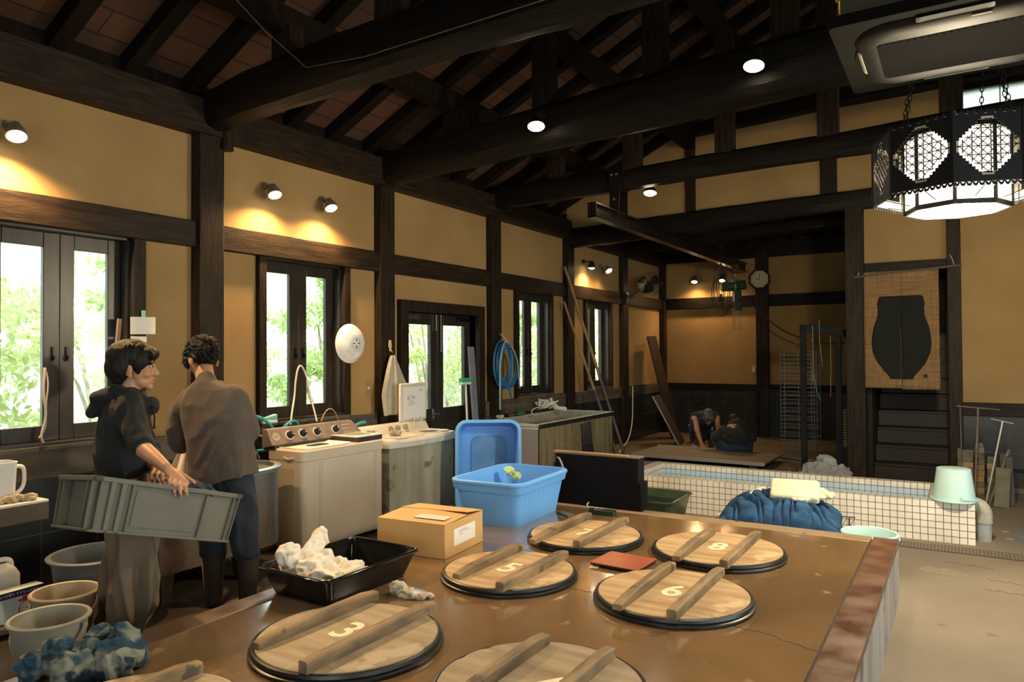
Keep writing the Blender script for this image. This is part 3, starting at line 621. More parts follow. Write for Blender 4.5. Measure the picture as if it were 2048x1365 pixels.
# ------------------------------------------------------------------ stack of black corrugated sheets
bs = thing('sheet_stack', 'stack of black ribbed sheets with a wooden batten on top', 'stack', (-2.465, 5.28, PZ))
BKS = mat('black_ribbed_plastic', (.005, .0045, .007), rough=.6, spec=.25); 
b = MB(); N = 38
for k in range(N):
    z = .40*k/N; j = .006*noise.noise(Vector((k*.6, 1, 2)))+(.010 if k > 30 else 0)
    b.box(-.37+j, .385-j*.7-(.028 if z > .22 else 0)-.02*z, -.075+j*.5, .075, z, z+.4/N*.62)
b.box(-.355, .355, -.060, .065, 0, .4)
b.build('black_sheets', BKS, bs)
MB().box(-.375, .36, -.07, .07, .400, .408).build('top_board', mat('dusty_board', (.16, .12, .09), rough=.8), bs)
MB().box(-.375, .27, -.068, -.035, .408, .420).build('wooden_batten', mat('pale_batten', (.42, .28, .14), (.30, .19, .09), scale=8, rough=.6), bs, bevel=.002)
MB().grid(lambda u, v: (-.33+.06*u**.6+.018*v, -.10-.01*u, .375-.10*u+.0*v), 8, 1).build('tape_tail', mat('lilac_strap', (.55, .50, .62), rough=.4), bs, solid=.001)
# ------------------------------------------------------------------ tie-dyed bundle, bottom left
TD = mat('tie_dyed_cotton', (.015, .05, .085), (.20, .21, .17), scale=9, rough=.95, detail=4, lo=.42, hi=.60, spots=(9, .60, (.015, .03, .045)), distort=1.2)
tag(lump('dyed_cloth', [((0, 0, .05), .085, (1.2, 1, .7)), ((-.10, -.08, .045), .075), ((.10, .05, .055), .08, (1, 1.2, .9)), ((.16, .0, .05), .06), ((-.05, .06, .09), .05), ((.05, .10, .10), .05, (1, 1, 1.2)), ((-.12, -.15, .04), .06), ((.06, -.10, .05), .07)], TD, None, .006, .020, 11, (1, 1, 1.3), 8, (-2.87, 1.53, PZ), 0, .006, 30), 'crumpled blue and white tie-dyed cloth bundle at the bottom left of the platform', 'cloth')
# ------------------------------------------------------------------ along the left wall
WX = -5.04   # face of the wainscot rail
STL = mat('dull_stainless_steel', (.42, .41, .38), (.30, .29, .26), scale=5, rough=.22, rough2=.4, metal=.95, stretch=(3, 3, .6), spots=(7, .7, (.2, .17, .12)))
STLI = mat('steel_inside', (.40, .42, .42), rough=.3, metal=.9)
GALV = mat('stained_steel_leg', (.22, .20, .16), (.12, .10, .07), scale=9, rough=.55, metal=.6)
# long steel sink with a rounded end
sk = thing('steel_sink', 'long stainless steel sink with a rounded end, where the grey sweatshirt person works', 'sink', (-4.60, 3.25, 0))
def dshape(o):
    P = [(-.30-o, -.55-o), (.30+o, -.55-o)]
    for k in range(17):
        a = math.pi*k/16; P.append(((.30+o)*math.cos(a), .25+(.30+o)*math.sin(a)))
    return P
b = MB(); b.loft([[(x, y, .20) for x, y in dshape(0)], [(x, y, .74) for x, y in dshape(0)]], cap=True); 
b2 = MB(); b2.loft([[(x, y, .74) for x, y in dshape(.0)], [(x, y, .735) for x, y in dshape(.022)], [(x, y, .762) for x, y in dshape(.022)], [(x, y, .768) for x, y in dshape(.012)], [(x, y, .768) for x, y in dshape(-.03)], [(x, y, .74) for x, y in dshape(-.035)], [(x, y, .42) for x, y in dshape(-.05)]])
b.bm.free(); b = MB(); b.loft([[(x, y, .20) for x, y in dshape(0)], [(x, y, .7405) for x, y in dshape(0)]], cap=False); b.bm.faces.new([v for v in b.bm.verts if v.co.z < .21][::-1])
b.build('sink_body', STL, sk, smooth=40); b2.build('sink_basin', STLI, sk, smooth=40)
for x, y in ((-.24, -.47), (.22, -.47), (.22, .12), (-.24, .30)):
    MB().loft([[(x-.05, y-.05, .20), (x+.05, y-.05, .20), (x+.05, y+.05, .20), (x-.05, y+.05, .20)], [(x-.03, y-.03, 0), (x+.03, y-.03, 0), (x+.03, y+.03, 0), (x-.03, y+.03, 0)]]).build('leg', GALV, sk)
fc = thing('tap', 'chrome tap on the wall above the steel sink, beside the grey sweatshirt', 'tap', (WX, 3.93, .83))
CHR = mat('chrome', (.75, .75, .75), rough=.12, metal=1)
MB().cyl((0, 0, 0), (.09, 0, 0), .014).cyl((.07, 0, -.02), (.07, 0, .05), .012).tube([(.07, 0, -.01), (.09, 0, -.03), (.13, .01, -.04), (.15, .01, -.09)], .011, 10, sm=2).build('spout', CHR, fc, smooth=50)
MB().cyl((.07, -.035, .055), (.07, .035, .055), .009).cyl((.07, 0, .04), (.07, 0, .066), .016).build('tap_handle', CHR, fc, smooth=50)
# teal hoses
TEAL = mat('teal_hose_rubber', (.02, .28, .32), rough=.35); PALEH = mat('pale_hose', (.62, .60, .50), rough=.5)
tag(MB().tube([(-4.98, 3.86, 1.07), (-4.93, 3.95, 1.10), (-4.90, 4.06, 1.02), (-4.90, 4.12, .92), (-4.92, 4.11, .85), (-4.96, 4.05, .80)], .013, 10, sm=3).build('hose', TEAL, smooth=180), 'teal hose arching over the steel sink behind the grey sweatshirt', 'hose')
tag(MB().tube([(-4.96, 3.97, .80), (-4.93, 4.06, .80), (-4.90, 4.13, .87), (-4.90, 4.20, .98), (-4.90, 4.29, 1.03), (-4.91, 4.36, 1.01), (-4.92, 4.38, .95), (-4.93, 4.38, .86)], .013, 10, sm=3).build('hose', TEAL, smooth=180), 'teal hose looping from the tap into the back of the brown-panelled washing machine', 'hose')
tag(MB().tube([(-5.0, 3.88, 1.02), (-4.97, 3.93, .97), (-4.93, 4.03, .90), (-4.92, 4.10, .885), (-4.90, 4.115, .80), (-4.90, 4.12, .62)], .006, 8, sm=3).build('hose', PALEH, smooth=180), 'thin pale hose hanging down into the steel sink', 'hose')
sc = thing('scrubbing_brush', 'small teal and white scrubbing brush on the window ledge behind the sink', 'brush', (-5.02, 4.15, 1.012), math.radians(80))
MB().prism([(-.07, -.03), (.06, -.03), (.07, 0), (.06, .03), (-.07, .03)], 0, .028).build('bristles', mat('white_bristles', (.75, .76, .72), rough=.8), sc, bevel=.006)
MB().loft([[(-.09, -.02, .03), (-.09, .02, .03), (-.09, .02, .04), (-.09, -.02, .04)], [(.06, -.03, .03), (.06, .03, .03), (.06, .03, .075), (.06, -.03, .075)]]).build('handle', mat('teal_plastic', (.18, .45, .42), rough=.4), sc, bevel=.008)
# washing machine with the brown panel
CRM = mat('cream_enamel', (.56, .50, .41), (.50, .44, .35), scale=2, rough=.35, spots=(6, .72, (.40, .33, .24)))
BRP = mat('brown_control_panel', (.17, .135, .115), (.23, .185, .155), scale=16, rough=.45)
WHP = mat('white_plastic', (.72, .72, .72), (.64, .64, .63), scale=5, rough=.35)
BLK = mat('black_plastic', (.02, .02, .022), rough=.3)
wm = thing('washing_machine', 'cream twin-tub washing machine with brown four-knob panel', 'washing machine', (-4.64, 4.46, 0))
b = MB(); R = []
for z, o in ((.04, -.01), (.06, 0), (.74, 0), (.745, .006), (.82, .006)):
    R.append([(x, y, z) for x, y in rrect(.43+2*o, .95+2*o, .06, 6)])
R.append([(x, y, .832) for x, y in rrect(.43-.01, .95-.01, .05, 6)])
b.loft(R); b.build('machine_body', CRM, wm, smooth=35)
b = MB()
for y in (-.30, -.285, -.27, .34, .355, .37): b.tube([(.2155, y, .08), (.2155, y, .73)], .0035, 5)
b.build('front_rib', CRM, wm)
MB().box(-.12, .12, -.479, -.474, .10, .68).build('side_panel', mat('beige_side_panel', (.44, .38, .29), rough=.5), wm, bevel=.002)
MB().tube([(.0, -.482, .77), (.05, -.495, .755), (.12, -.482, .77)], .01, 6, sm=1).build('side_grip', CRM, wm, smooth=180)
# open wash tub
b = MB(); w_, d_ = .36, .52
b.loft([[(x+.01, y-.17, .833) for x, y in rrect(w_+.03, d_+.03, .07)], [(x+.01, y-.17, .842) for x, y in rrect(w_+.03, d_+.03, .07)], [(x+.01, y-.17, .842) for x, y in rrect(w_, d_, .06)], [(x+.01, y-.17, .838) for x, y in rrect(w_-.03, d_-.03, .05)], [(x+.01, y-.17, .8335) for x, y in rrect(w_-.06, d_-.06, .05)]])
b.build('wash_tub', WHP, wm, smooth=35); MB().prism(rrect(.11, .20, .04), .834, .836).build('pulsator', BLK, wm, loc=(.02, -.14, 0))
MB().loft([[(x, y+.31, .834) for x, y in rrect(.40, .33, .02)], [(x, y+.31, .872) for x, y in rrect(.40, .33, .02)]]).build('spin_lid', mat('dark_brown_plastic', (.05, .035, .045), rough=.3), wm, bevel=.006)
MB().prism(rrect(.395, .32, .02), .872, .879).build('spin_lid_top', WHP, wm, loc=(0, .31, 0), bevel=.002)
MB().prism(rrect(.22, .23, .02), .879, .8805).build('lid_window', mat('greenish_window', (.32, .38, .36), rough=.12), wm, loc=(-.01, .31, 0))
tx = text('lid_print', 'AUTO  SPIN', .035, GREYP, wm, (.14, .30, .8808), (0, 0, math.pi/2))
# slanted panel
b = MB(); b.loft([[(x, y, z) for x, z in ((-.235, .83), (-.11, .855), (-.175, .985), (-.235, .985))] for y in (-.505, .0)] + [[(x, y, z) for x, z in ((-.235, .83), (-.11, .855), (-.175, .985), (-.235, .985))] for y in (.46,)] + [[(x, y, z) for x, z in ((-.235, .83), (-.11, .855), (-.135, .915), (-.235, .915))] for y in (.505,)])
b.build('control_panel', BRP, wm, bevel=.004); box('panel_base', BLK, -.235, -.10, -.49, .49, .82, .856, wm)
nrm = Vector((.13, 0, .065)).normalized(); Q = Vector((0, 0, 1)).rotation_difference(nrm).to_matrix().to_4x4()
for y in (-.30, -.16, .0, .22):
    T = Matrix.Translation((-.142, y, .921)) @ Q
    b = MB(); b.lathe([(.042, 0), (.042, .004), (.038, .004)], 20, M=T); kb = b.build('knob_ring', WHP, wm, smooth=30)
    b = MB(); b.lathe([(.033, .004), (.030, .022), (.0, .024)], 20, M=T); b.box(-.006, .006, -.03, .03, .018, .038, T @ Matrix.Rotation(.6+y*3, 4, 'Z')); b.build('knob', BLK, wm, smooth=30)
    MB().box(-.002, .002, .0, .03, .0385, .0395, T @ Matrix.Rotation(.6+y*3, 4, 'Z')).build('knob_mark', WHP, wm)
T = Matrix.Translation((-.142, -.44, .921)) @ Q
b = MB(); [b.lathe([(r_, .0005), (r_, .0015), (r_-.003, .0015), (r_-.003, .0005)], 20, M=T) for r_ in (.035, .022)]; b.build('dial_emblem', mat('pale_print', (.55, .48, .42), rough=.5), wm)
b = MB()
for k in range(10): b.box(-.003, .003, -.02, .01+.012*(k % 3), 0, .001, Matrix.Translation((-.142+.016*(k % 3-1), .33+.022*(k//3), .921-.032*(k % 3-1))) @ Q)
b.build('panel_print', MATS['pale_print'], wm)
for x, y in ((-.16, -.42), (.16, -.42), (-.16, .42), (.16, .42)): MB().cyl((x, y, 0), (x, y, .045), .025).build('foot', BLK, wm)
# the old machine with its lid up
OLD = mat('stained_old_enamel', (.40, .40, .34), (.27, .26, .20), scale=2.4, rough=.55, stretch=(1.2, 2.6, .35), detail=10, lo=.35, hi=.62, spots=(5, .60, (.16, .14, .085)))
OLDT = mat('grimy_white_plastic', (.66, .66, .62), (.52, .50, .42), scale=4, rough=.4, spots=(14, .70, (.22, .18, .10)))
om = thing('old_washing_machine', 'old stained twin-tub washing machine with its lid standing open', 'washing machine', (-4.66, 5.53, 0))
def om_ring(o, z, bow=.05):
    P = [(-.24-o, -.49-o), ]
    for k in range(13):
        y = -.49-o+(.98+2*o)*k/12; P.append((.20+o+bow*(1-(y/.5)**2), y))
    P.append((-.24-o, .49+o)); return [(x, y, z) for x, y in P]
MB().loft([om_ring(0, .04, .035), om_ring(0, .72, .035)]).build('machine_body', OLD, om, smooth=35)
MB().loft([om_ring(-.005, .72, .04), om_ring(.018, .725, .05), om_ring(.024, .775, .055), om_ring(.012, .80, .05), om_ring(-.02, .806, .05)]).build('top_deck', OLDT, om, smooth=35)
b = MB(); b.loft([[(x, y, .807) for x, y in rrect(.30, .34, .05)], [(x, y, .818) for x, y in rrect(.30, .34, .05)], [(x, y, .818) for x, y in rrect(.26, .30, .05)], [(x, y, .8085) for x, y in rrect(.24, .28, .05)]]); b.build('spin_opening', OLDT, om, smooth=35, loc=(.06, .27, 0))
MB().prism([(.10*math.cos(2*math.pi*k/24), .10*math.sin(2*math.pi*k/24)) for k in range(24)], .8087, .8095).build('spin_drum', BLK, om, loc=(.06, .27, 0))
b = MB(); b.loft([[(x, y, .807) for x, y in rrect(.34, .46, .07)], [(x, y, .813) for x, y in rrect(.34, .46, .07)], [(x, y, .813) for x, y in rrect(.30, .42, .06)], [(x, y, .808) for x, y in rrect(.28, .40, .05)]]); b.build('wash_opening', OLDT, om, smooth=35, loc=(.06, -.20, 0))
MB().loft([[(x, y, z) for x, z in ((-.25, .80), (-.10, .80), (-.16, .90), (-.25, .90))] for y in (-.49, .49)]).build('control_panel', OLDT, om, bevel=.012)
nrm = Vector((.10, 0, .06)).normalized(); Q2 = Vector((0, 0, 1)).rotation_difference(nrm).to_matrix().to_4x4()
for y in (-.10, .0, .12):
    b = MB(); T = Matrix.Translation((-.131, y, .852)) @ Q2; b.lathe([(.030, 0), (.028, .02), (0, .021)], 18, M=T); b.box(-.005, .005, -.025, .025, .018, .032, T @ Matrix.Rotation(y*7, 4, 'Z')); b.build('knob', mat('grimy_knob', (.30, .28, .22), rough=.5), om, smooth=30)
MB().box(-.002, .002, -.05, .08, 0, .001, Matrix.Translation((-.131, -.36, .852)) @ Q2).build('panel_stripe', mat('orange_stripe', (.5, .28, .10), rough=.5), om)
text('machine_print', 'Wash', .05, GREYP, om, (-.128, -.38, .856), Euler((math.radians(60), 0, math.radians(90))))
lidm = MB().box(-.205, -.175, .10, .53, .90, 1.295).build('open_lid', OLDT, om, bevel=.015)
MB().box(-.1745, -.172, .145, .50, .93, 1.255).build('lid_liner', mat('lid_white', (.72, .73, .72), rough=.35), lidm, bevel=.001)
b = MB(); rs = random.Random(4)
for k in range(26): b.box(-.1715, -.171, .215+rs.randrange(0, 7)*.016, .225+rs.randrange(0, 9)*.016, 1.06+.0045*k, 1.062+.0045*k)
b.box(-.1715, -.171, .21, .23, 1.125, 1.15); b.box(-.1715, -.171, .30, .33, 1.135, 1.15); b.box(-.1715, -.171, .40, .45, 1.215, 1.222); b.box(-.1715, -.171, .39, .46, 1.205, 1.207)
b.build('lid_print', GREYP, lidm)
for y in (.30, .42): MB().box(-.19, -.15, y-.012, y+.012, .80, .93).build('lid_hinge', OLDT, om, bevel=.006)
tag(lump('dirty_filter', [((0, 0, 0), .035, (1, 1.4, .8)), ((.03, .03, -.005), .025)], mat('dirty_grey_lint', (.40, .38, .32), (.20, .18, .14), scale=20, rough=.9), None, .006, .012, 22, seed=4, loc=(-4.63, 5.30, .835)), 'small heap of dirty lint on top of the old washing machine', 'lint')
tag(MB().tube([(-4.93, 5.0, .86), (-4.88, 5.06, .93), (-4.87, 5.12, .945), (-4.88, 5.17, .94)], .014, 8, sm=2).build('hose', TEAL, smooth=180), 'short teal hose stub between the two washing machines', 'hose')
tag(MB().tube([(-5.0, 4.72, .98), (-5.0, 4.76, 1.06), (-5.0, 4.83, 1.10), (-5.0, 4.90, 1.05), (-5.0, 4.93, .97)], .005, 8, sm=2).build('cane_loop', mat('yellow_cane', (.50, .36, .12), rough=.5), smooth=180), 'thin yellow loop standing behind the brown washing machine panel', 'loop')
# long tank
TANKF = mat('stained_tank_front', (.28, .23, .13), (.12, .10, .06), scale=3.0, rough=.7, stretch=(2, 5, .35), detail=10, lo=.3, hi=.68, spots=(18, .60, (.26, .20, .10)), bump=.3, bscale=20)
TANKW = mat('pale_tank_panel', (.50, .50, .47), (.40, .40, .37), scale=4, rough=.45, spots=(9, .66, (.25, .24, .20)))
tk = thing('rinsing_tank', 'long rinsing tank full of cloudy water beneath the far windows', 'tank', (-4.62, 8.4, 0))
x0, x1, y0, y1, h = -.42, .42, -1.07, 1.07, .74
b = MB(); b.box(x0, x1, y0, y0+.03, 0, h); b.box(x0, x1, y1-.03, y1, 0, h); b.box(x0, x0+.03, y0, y1, 0, h); b.box(x0+.02, x1-.02, y0, y1, 0, .05); b.build('tank_walls', TANKW, tk, bevel=.004)
for k in range(14):
    ya = y0+.0+k*(y1-y0)/14; box('front_board', TANKF, x1-.03, x1, ya+.001, ya+(y1-y0)/14-.001, 0, h-.035, tk)
b = MB(); b.box(x0-.005, x1+.012, y0-.012, y0+.04, h-.01, h+.02); b.box(x0-.005, x1+.012, y1-.04, y1+.012, h-.01, h+.02); b.box(x1-.04, x1+.012, y0, y1, h-.01, h+.02); b.box(x0-.005, x0+.04, y0, y1, h-.01, h+.02)
b.build('tank_rim', TANKW, tk, bevel=.004)
MB().box(x1+.012, x1+.014, y0, y1, h-.035, h+.016).build('rim_edge', BLK, tk)
MB().grid(lambda u, v: (x0+.03+(x1-x0-.06)*u, y0+.03+(y1-y0-.06)*v, h-.10), 4, 4).build('water', mat('cloudy_green_water', (.10, .13, .085), (.20, .24, .18), scale=4, rough=.12, bump=.5, bscale=30, spots=(30, .6, (.42, .45, .38))), tk)
for k, y in enumerate((-.92, -.75)): MB().box(x0, x1, y0-.002, y0, .02, .70).build('seam', GREYP, tk) if k == 0 else None
bd = thing('leaning_board', 'narrow dark grey board leaning against the front of the rinsing tank', 'board', (-4.15, 8.62, 0), rot=(math.radians(4), math.radians(-3), 0))
box('board_face', mat('dark_grey_board', (.035, .035, .036), (.07, .07, .07), scale=3, rough=.5), -.012, .012, -.13, .13, 0, .68, bd, bevel=.003); box('black_patch', BLK, .0125, .014, -.125, .125, .16, .40, bd)
# tangled tubes and bits on the ledge between tank and wall
WT = mat('white_tubing', (.70, .70, .68), rough=.3)
b = MB(); rs = random.Random(11)
for k in range(5):
    pts = [(-4.95+rs.uniform(-.06, .10), 8.55+rs.uniform(0, .62), .79+rs.uniform(.02, .17)) for _ in range(9)]
    b.tube(pts, .008, 7, sm=3)
b.tube([(-4.9, 8.62, .86), (-4.9, 8.40, .84), (-4.88, 8.34, .79), (-4.88, 8.42, .765), (-4.87, 8.50, .765)], .007, 7, sm=3)
tt = thing('tangled_tubing', 'tangle of white plastic tubing and pipe ends on the back rim of the rinsing tank', 'tubing', (0, 0, 0)); tt.location = (-4.9, 8.8, .76)
o = b.build('tubing', WT, tt, smooth=180, loc=(4.9, -8.8, -.76))
MB().cyl((-4.86, 8.95, .83), (-4.80, 9.16, .79), .028, .028, 14).cyl((-4.82, 9.10, .80), (-4.80, 9.16, .79), .036, .036, 14).build('pipe_end', WT, tt, smooth=40, loc=(4.9, -8.8, -.76))
for i, (y, r, col, lb, nm, ct) in enumerate([(7.45, .05, (.03, .03, .03), 'dark lump of rubber on the near end of the tank rim', 'rubber_lump', 'rubber'), (7.72, .05, (.55, .50, .38), 'pale knotted cloth scrap on the back rim of the tank', 'cloth_scrap', 'cloth'), (8.0, .05, (.10, .055, .03), 'rust brown rag on the back rim of the tank', 'rag', 'rag'), (8.22, .06, (.02, .13, .04), 'dark green net bundle on the back rim of the tank', 'net_bundle', 'net')]):
    tag(lump(nm, [((0, 0, 0), r*.6, (1, 1.8, .6)), ((.01, r, 0), r*.45, (1, 1.5, .6))], mat('bit_%d' % i, col, rough=.7), None, .008, .016, 24, seed=i, loc=(-4.99, y, .79)), lb, ct)
# things hung on the wall
col = thing('colander', 'round white plastic colander hung on the post right of the second window', 'colander', (-5.02, 5.10, 1.70), rot=(0, math.radians(90), 0))
CW = mat('white_colander_plastic', (.80, .80, .80), rough=.3)
b = MB(); prof = [(.185, 0), (.19, .006), (.178, .012), (.165, .045), (.13, .075), (.08, .092), (.0, .097)]
b.lathe(prof, 40); b.build('bowl', CW, col, smooth=60)
b = MB()
for r, z, n_ in ((.030, .0965, 4), (.045, .096, 16), (.062, .0945, 24), (.082, .0915, 28), (.105, .084, 32), (.125, .0775, 34)):
    for k in range(n_):
        a = 2*math.pi*k/n_
        if r > .09 and (k/n_*8) % 2 < .7: continue
        s_ = .008 if r < .04 else .0028
        T = Matrix.Rotation(a, 4, 'Z') @ Matrix.Translation((r, 0, z)) @ Matrix.Rotation(.4 if r > .06 else 0, 4, 'Y')
        b.box(-s_*1.3, s_*1.3, -s_*.7, s_*.7, -.002, .0022, T)
b.build('drain_holes', BLK, col)
TOW = mat('greyish_towel', (.46, .42, .33), (.36, .34, .28), scale=5, rough=.95, sheen=.04)
tw = thing('hanging_towel', 'limp grey-white towel hung from a hook on the pillar by the door', 'towel', (-4.99, 5.66, 1.60))
def towf(u, v):
    a = u*2-1; w_ = .025+.155*min(1, v*1.5)**.8*(1+.1*math.sin(3*v)); z = -.59*v*(1-.42*max(0, a)*(v**2)) - .02
    y = a*w_ + (.03*v); x = .05+.028*math.sin(a*7+1.3*v)*(.4+v*.6)-.02*abs(a)
    if a < 0: z -= .02*v
    return (x, y, z)
MB().grid(towf, 36, 30).build('towel_cloth', TOW, tw, smooth=180, solid=.005)
MB().prism([(.0, 0), (.022, .06), (.012, .12), (-.012, .12), (-.022, .06)], 0, .012).build('hook_plate', mat('bone_plate', (.55, .47, .28), rough=.4), tw, rot=(math.radians(90), 0, math.radians(90)), loc=(-.01, 0, .02))
MB().tube([(0, 0, .05), (.04, 0, .0), (.05, 0, -.03), (.03, 0, -.05)], .004, 6, sm=2).build('hook', CHR, tw)
sw = thing('wall_outlet', 'small metal outlet plate on the plaster right of the colander', 'outlet', (-5.11, 5.455, 1.25), rot=(0, 0, 0))
box('plate', mat('aged_plate', (.34, .27, .15), rough=.4, metal=.3), 0, .006, -.035, .035, -.065, .065, sw, bevel=.002); box('socket', WHP, .006, .010, -.010, .012, -.012, .012, sw)
bh = thing('blue_hose_coil', 'coiled bright blue hose hung on the pillar right of the door', 'hose', (-4.98, 7.73, 1.82))
BH = mat('blue_hose_rubber', (.015, .16, .42), rough=.3); PB = mat('pale_blue_hose', (.22, .36, .38), rough=.35)
b = MB()
for k in range(4):
    cy, cz, ry, rz_ = .0+.02*k, -.36-.015*k, .19+.012*k-.02*(k % 2), .30-.012*k
    b.tube([(.03+.022*k, cy+ry*math.sin(2*math.pi*j/24), cz+rz_*math.cos(2*math.pi*j/24)) for j in range(24)], .012, 8, closed=True)
b.tube([(.10, -.15, -.5), (.11, -.02, -.62), (.10, .08, -.72), (.09, .12, -.79)], .011, 8, sm=2)
b.build('coil', BH, bh, smooth=180)
MB().tube([(.09, -.02, -.07), (.12, -.13, -.15), (.12, -.19, -.35), (.11, -.17, -.6), (.10, -.16, -.8), (.09, -.14, -.93)], .013, 8, sm=2).tube([(.10, .10, -.12), (.12, .23, -.3), (.12, .25, -.5), (.11, .30, -.68)], .011, 8, sm=2).build('loose_end', PB, bh, smooth=180)
MB().tube([(.0, 0, .02), (.05, -.02, .0), (.11, .0, -.08), (.08, .05, -.09), (.02, .03, .0)], .007, 6, sm=2).build('hanging_cord', mat('cotton_cord', (.62, .54, .42), rough=.9), bh, smooth=180)
br = thing('broom', 'green brush head on a white handle standing by the door', 'broom', (-4.86, 6.88, .02))
MB().cyl((0, 0, 0), (-.03, -.03, 1.22), .012, n=12).build('handle', WHP, br, smooth=50); MB().box(-.03, .03, -.10, .08, 1.215, 1.245).build('head', WHP, br, bevel=.008, loc=(-.03, -.03, 0)); MB().box(-.028, .028, -.095, .075, 1.245, 1.29).build('bristles', mat('green_bristles', (.02, .36, .16), rough=.8), br, bevel=.008, loc=(-.03, -.03, 0))
tag(MB().box(-.012, .012, -.055, .055, 0, 1.68).build('grey_plank', mat('blue_grey_plank', (.14, .16, .20), (.18, .20, .24), scale=6, rough=.6), bevel=.003, loc=(-4.90, 7.14, 0), rot=(math.radians(1.5), math.radians(-3), 0)), 'tall narrow blue-grey plank leaning beside the green brush', 'plank')
# cords on the windows, papers and stick by the first window
CORD = mat('cotton_cord', (.62, .54, .42), rough=.9)
tag(MB().tube([(-5.13, 2.42, 1.52), (-5.12, 2.405, 1.35), (-5.12, 2.43, 1.2), (-5.12, 2.39, 1.07), (-5.12, 2.41, 1.02)], .009, 6, sm=2).tube([(-5.13, 2.42, 1.52), (-5.12, 2.44, 1.42), (-5.115, 2.42, 1.28), (-5.12, 2.425, 1.12), (-5.12, 2.38, 1.06)], .006, 6, sm=2).build('knotted_rope', CORD, smooth=180), 'knotted white cord hanging from the catch of the first window', 'cord')
tag(MB().tube([(-4.93, 4.30, .99), (-4.98, 4.36, 1.10), (-5.06, 4.46, 1.22), (-5.08, 4.49, 1.38), (-5.09, 4.53, 1.49), (-5.09, 4.57, 1.50), (-5.08, 4.62, 1.40), (-5.05, 4.64, 1.2), (-4.98, 4.63, 1.05), (-4.95, 4.62, .99)], .008, 6, sm=3).build('pink_cable', mat('pale_pink_cable', (.66, .58, .52), rough=.5), smooth=180), 'pale pink cable looped over the catch of the second window', 'cable')
PAP = mat('white_paper', (.78, .76, .70), rough=.6)
p = MB(); p.grid(lambda u, v: (-.004-.016*math.sin(u*3.1)*v, .19*u, -.125*v+.004*u), 8, 4)
pp = p.build('paper_note', PAP, None, solid=.001, loc=(-5.03, 2.94, 1.875)); tag(pp, 'white paper note taped up beside the first window, the upper of two', 'paper')
box('green_tape', mat('mint_tape', (.25, .55, .42), rough=.5), -.01, -.006, .085, .115, -.02, .05, pp)
p = MB(); p.grid(lambda u, v: (-.004-.006*math.sin(u*3), .12*u, -.33*v), 4, 4)
tag(p.build('paper_note', PAP, None, solid=.001, loc=(-5.035, 2.945, 1.735)), 'white paper note half hidden behind the black-haired head, the lower of two', 'paper')
tag(MB().box(-.01, .01, -.012, .012, 0, .42).build('wooden_ruler', mat('reddish_wood', (.20, .10, .055), rough=.5), loc=(-5.06, 2.84, 1.44), rot=(math.radians(-5), 0, 0)), 'reddish wooden ruler stuck upright beside the paper notes', 'ruler')
# bamboo poles
BAM = mat('bamboo', (.34, .21, .08), (.22, .13, .055), scale=5, rough=.35, stretch=(3, 3, .8))
BAMD = mat('dark_bamboo_end', (.06, .045, .045), (.10, .075, .06), scale=9, rough=.4)
def pole(p1, p2, r, label):
    t = thing('bamboo_pole', label, 'pole', p1, group='bamboo poles leaning at the far windows'); d = Vector(p2)-Vector(p1); b = MB()
    n_ = 9; prof = []
    for k in range(n_):
        a = d*(k/n_); c = d*((k+1)/n_)
        if k < 4: continue
        b.tube([a, a+(c-a)*.03, a+(c-a)*.06, a+(c-a)*.94, c], [r*(1-.03*k)], 10)
        b.cyl(a-d.normalized()*.006, a+d.normalized()*.006, r*1.12*(1-.03*k), n=12)
    b.build('upper_cane', BAM, t, smooth=50); MB().tube([(0, 0, 0), d*(4/n_)], r*.98, 10).cyl(d*(2/n_)-d.normalized()*.008, d*(2/n_)+d.normalized()*.008, r*1.12, n=12).build('lower_cane', BAMD, t, smooth=50)
    return t
pole((-4.10, 9.72, .02), (-5.0, 9.56, 2.88), .024, 'long bamboo pole leaning on the pillar, the taller of two')
pole((-4.12, 9.52, .02), (-5.0, 9.52, 2.36), .022, 'shorter bamboo pole leaning left of the taller one')
# shelf, pitcher, lower shelf, jug, detergent, buckets
sh = thing('wall_shelf', 'thick wooden wall shelf with a white top at the left edge', 'shelf', (-4.93, 1.6, 0))
box('shelf_board', mat('wet_dark_board', (.06, .045, .03), (.10, .08, .055), scale=6, rough=.5), -.165, .18, -1.2, .67, .60, .706, sh, bevel=.006); box('white_top', WHP, -.165, .178, -1.2, .668, .706, .722, sh, bevel=.003)
pt = thing('pitcher', 'translucent white plastic pitcher with a loop handle on the wall shelf', 'pitcher', (-4.93, 2.06, .722))
WPT = mat('milky_plastic', (.72, .76, .80), rough=.35, spec=.4)
b = tubshape(.15, .15, .17, .17, .235, .03, .035, .004, .003, .004); b.build('pitcher_body', WPT, pt, smooth=45)
MB().tube([(0, .08, .20), (0, .135, .20), (0, .15, .17), (0, .15, .09), (0, .13, .05), (0, .10, .035)], .012, 8, sm=2).build('pitcher_handle', WPT, pt, smooth=180)
tag(lump('wrung_cloth', [((0, 0, .02), .035, (1, 1.6, .7)), ((.02, .08, .018), .028, (1, 1.6, .7)), ((0, -.1, .015), .03, (1, 1.8, .6))], mat('dirty_cream_cloth', (.50, .42, .30), (.30, .26, .20), scale=18, rough=.95), None, .006, .012, 24, (2, 1, 1), 6, (-4.82, 2.10, .724)), 'small wrung grey-cream cloth at the edge of the wall shelf', 'cloth')
ls = thing('low_shelf', 'low dark wooden step against the tiles under the wall shelf', 'step', (-4.80, 1.55, 0)); box('step_board', mat('wet_dark_board', (.05, .04, .03)), -.27, .22, -.9, .66, .03, .065, ls, bevel=.004)
for y in (-.7, .5): box('step_block', TIMBER, -.2, .15, y-.04, y+.04, 0, .03, ls)
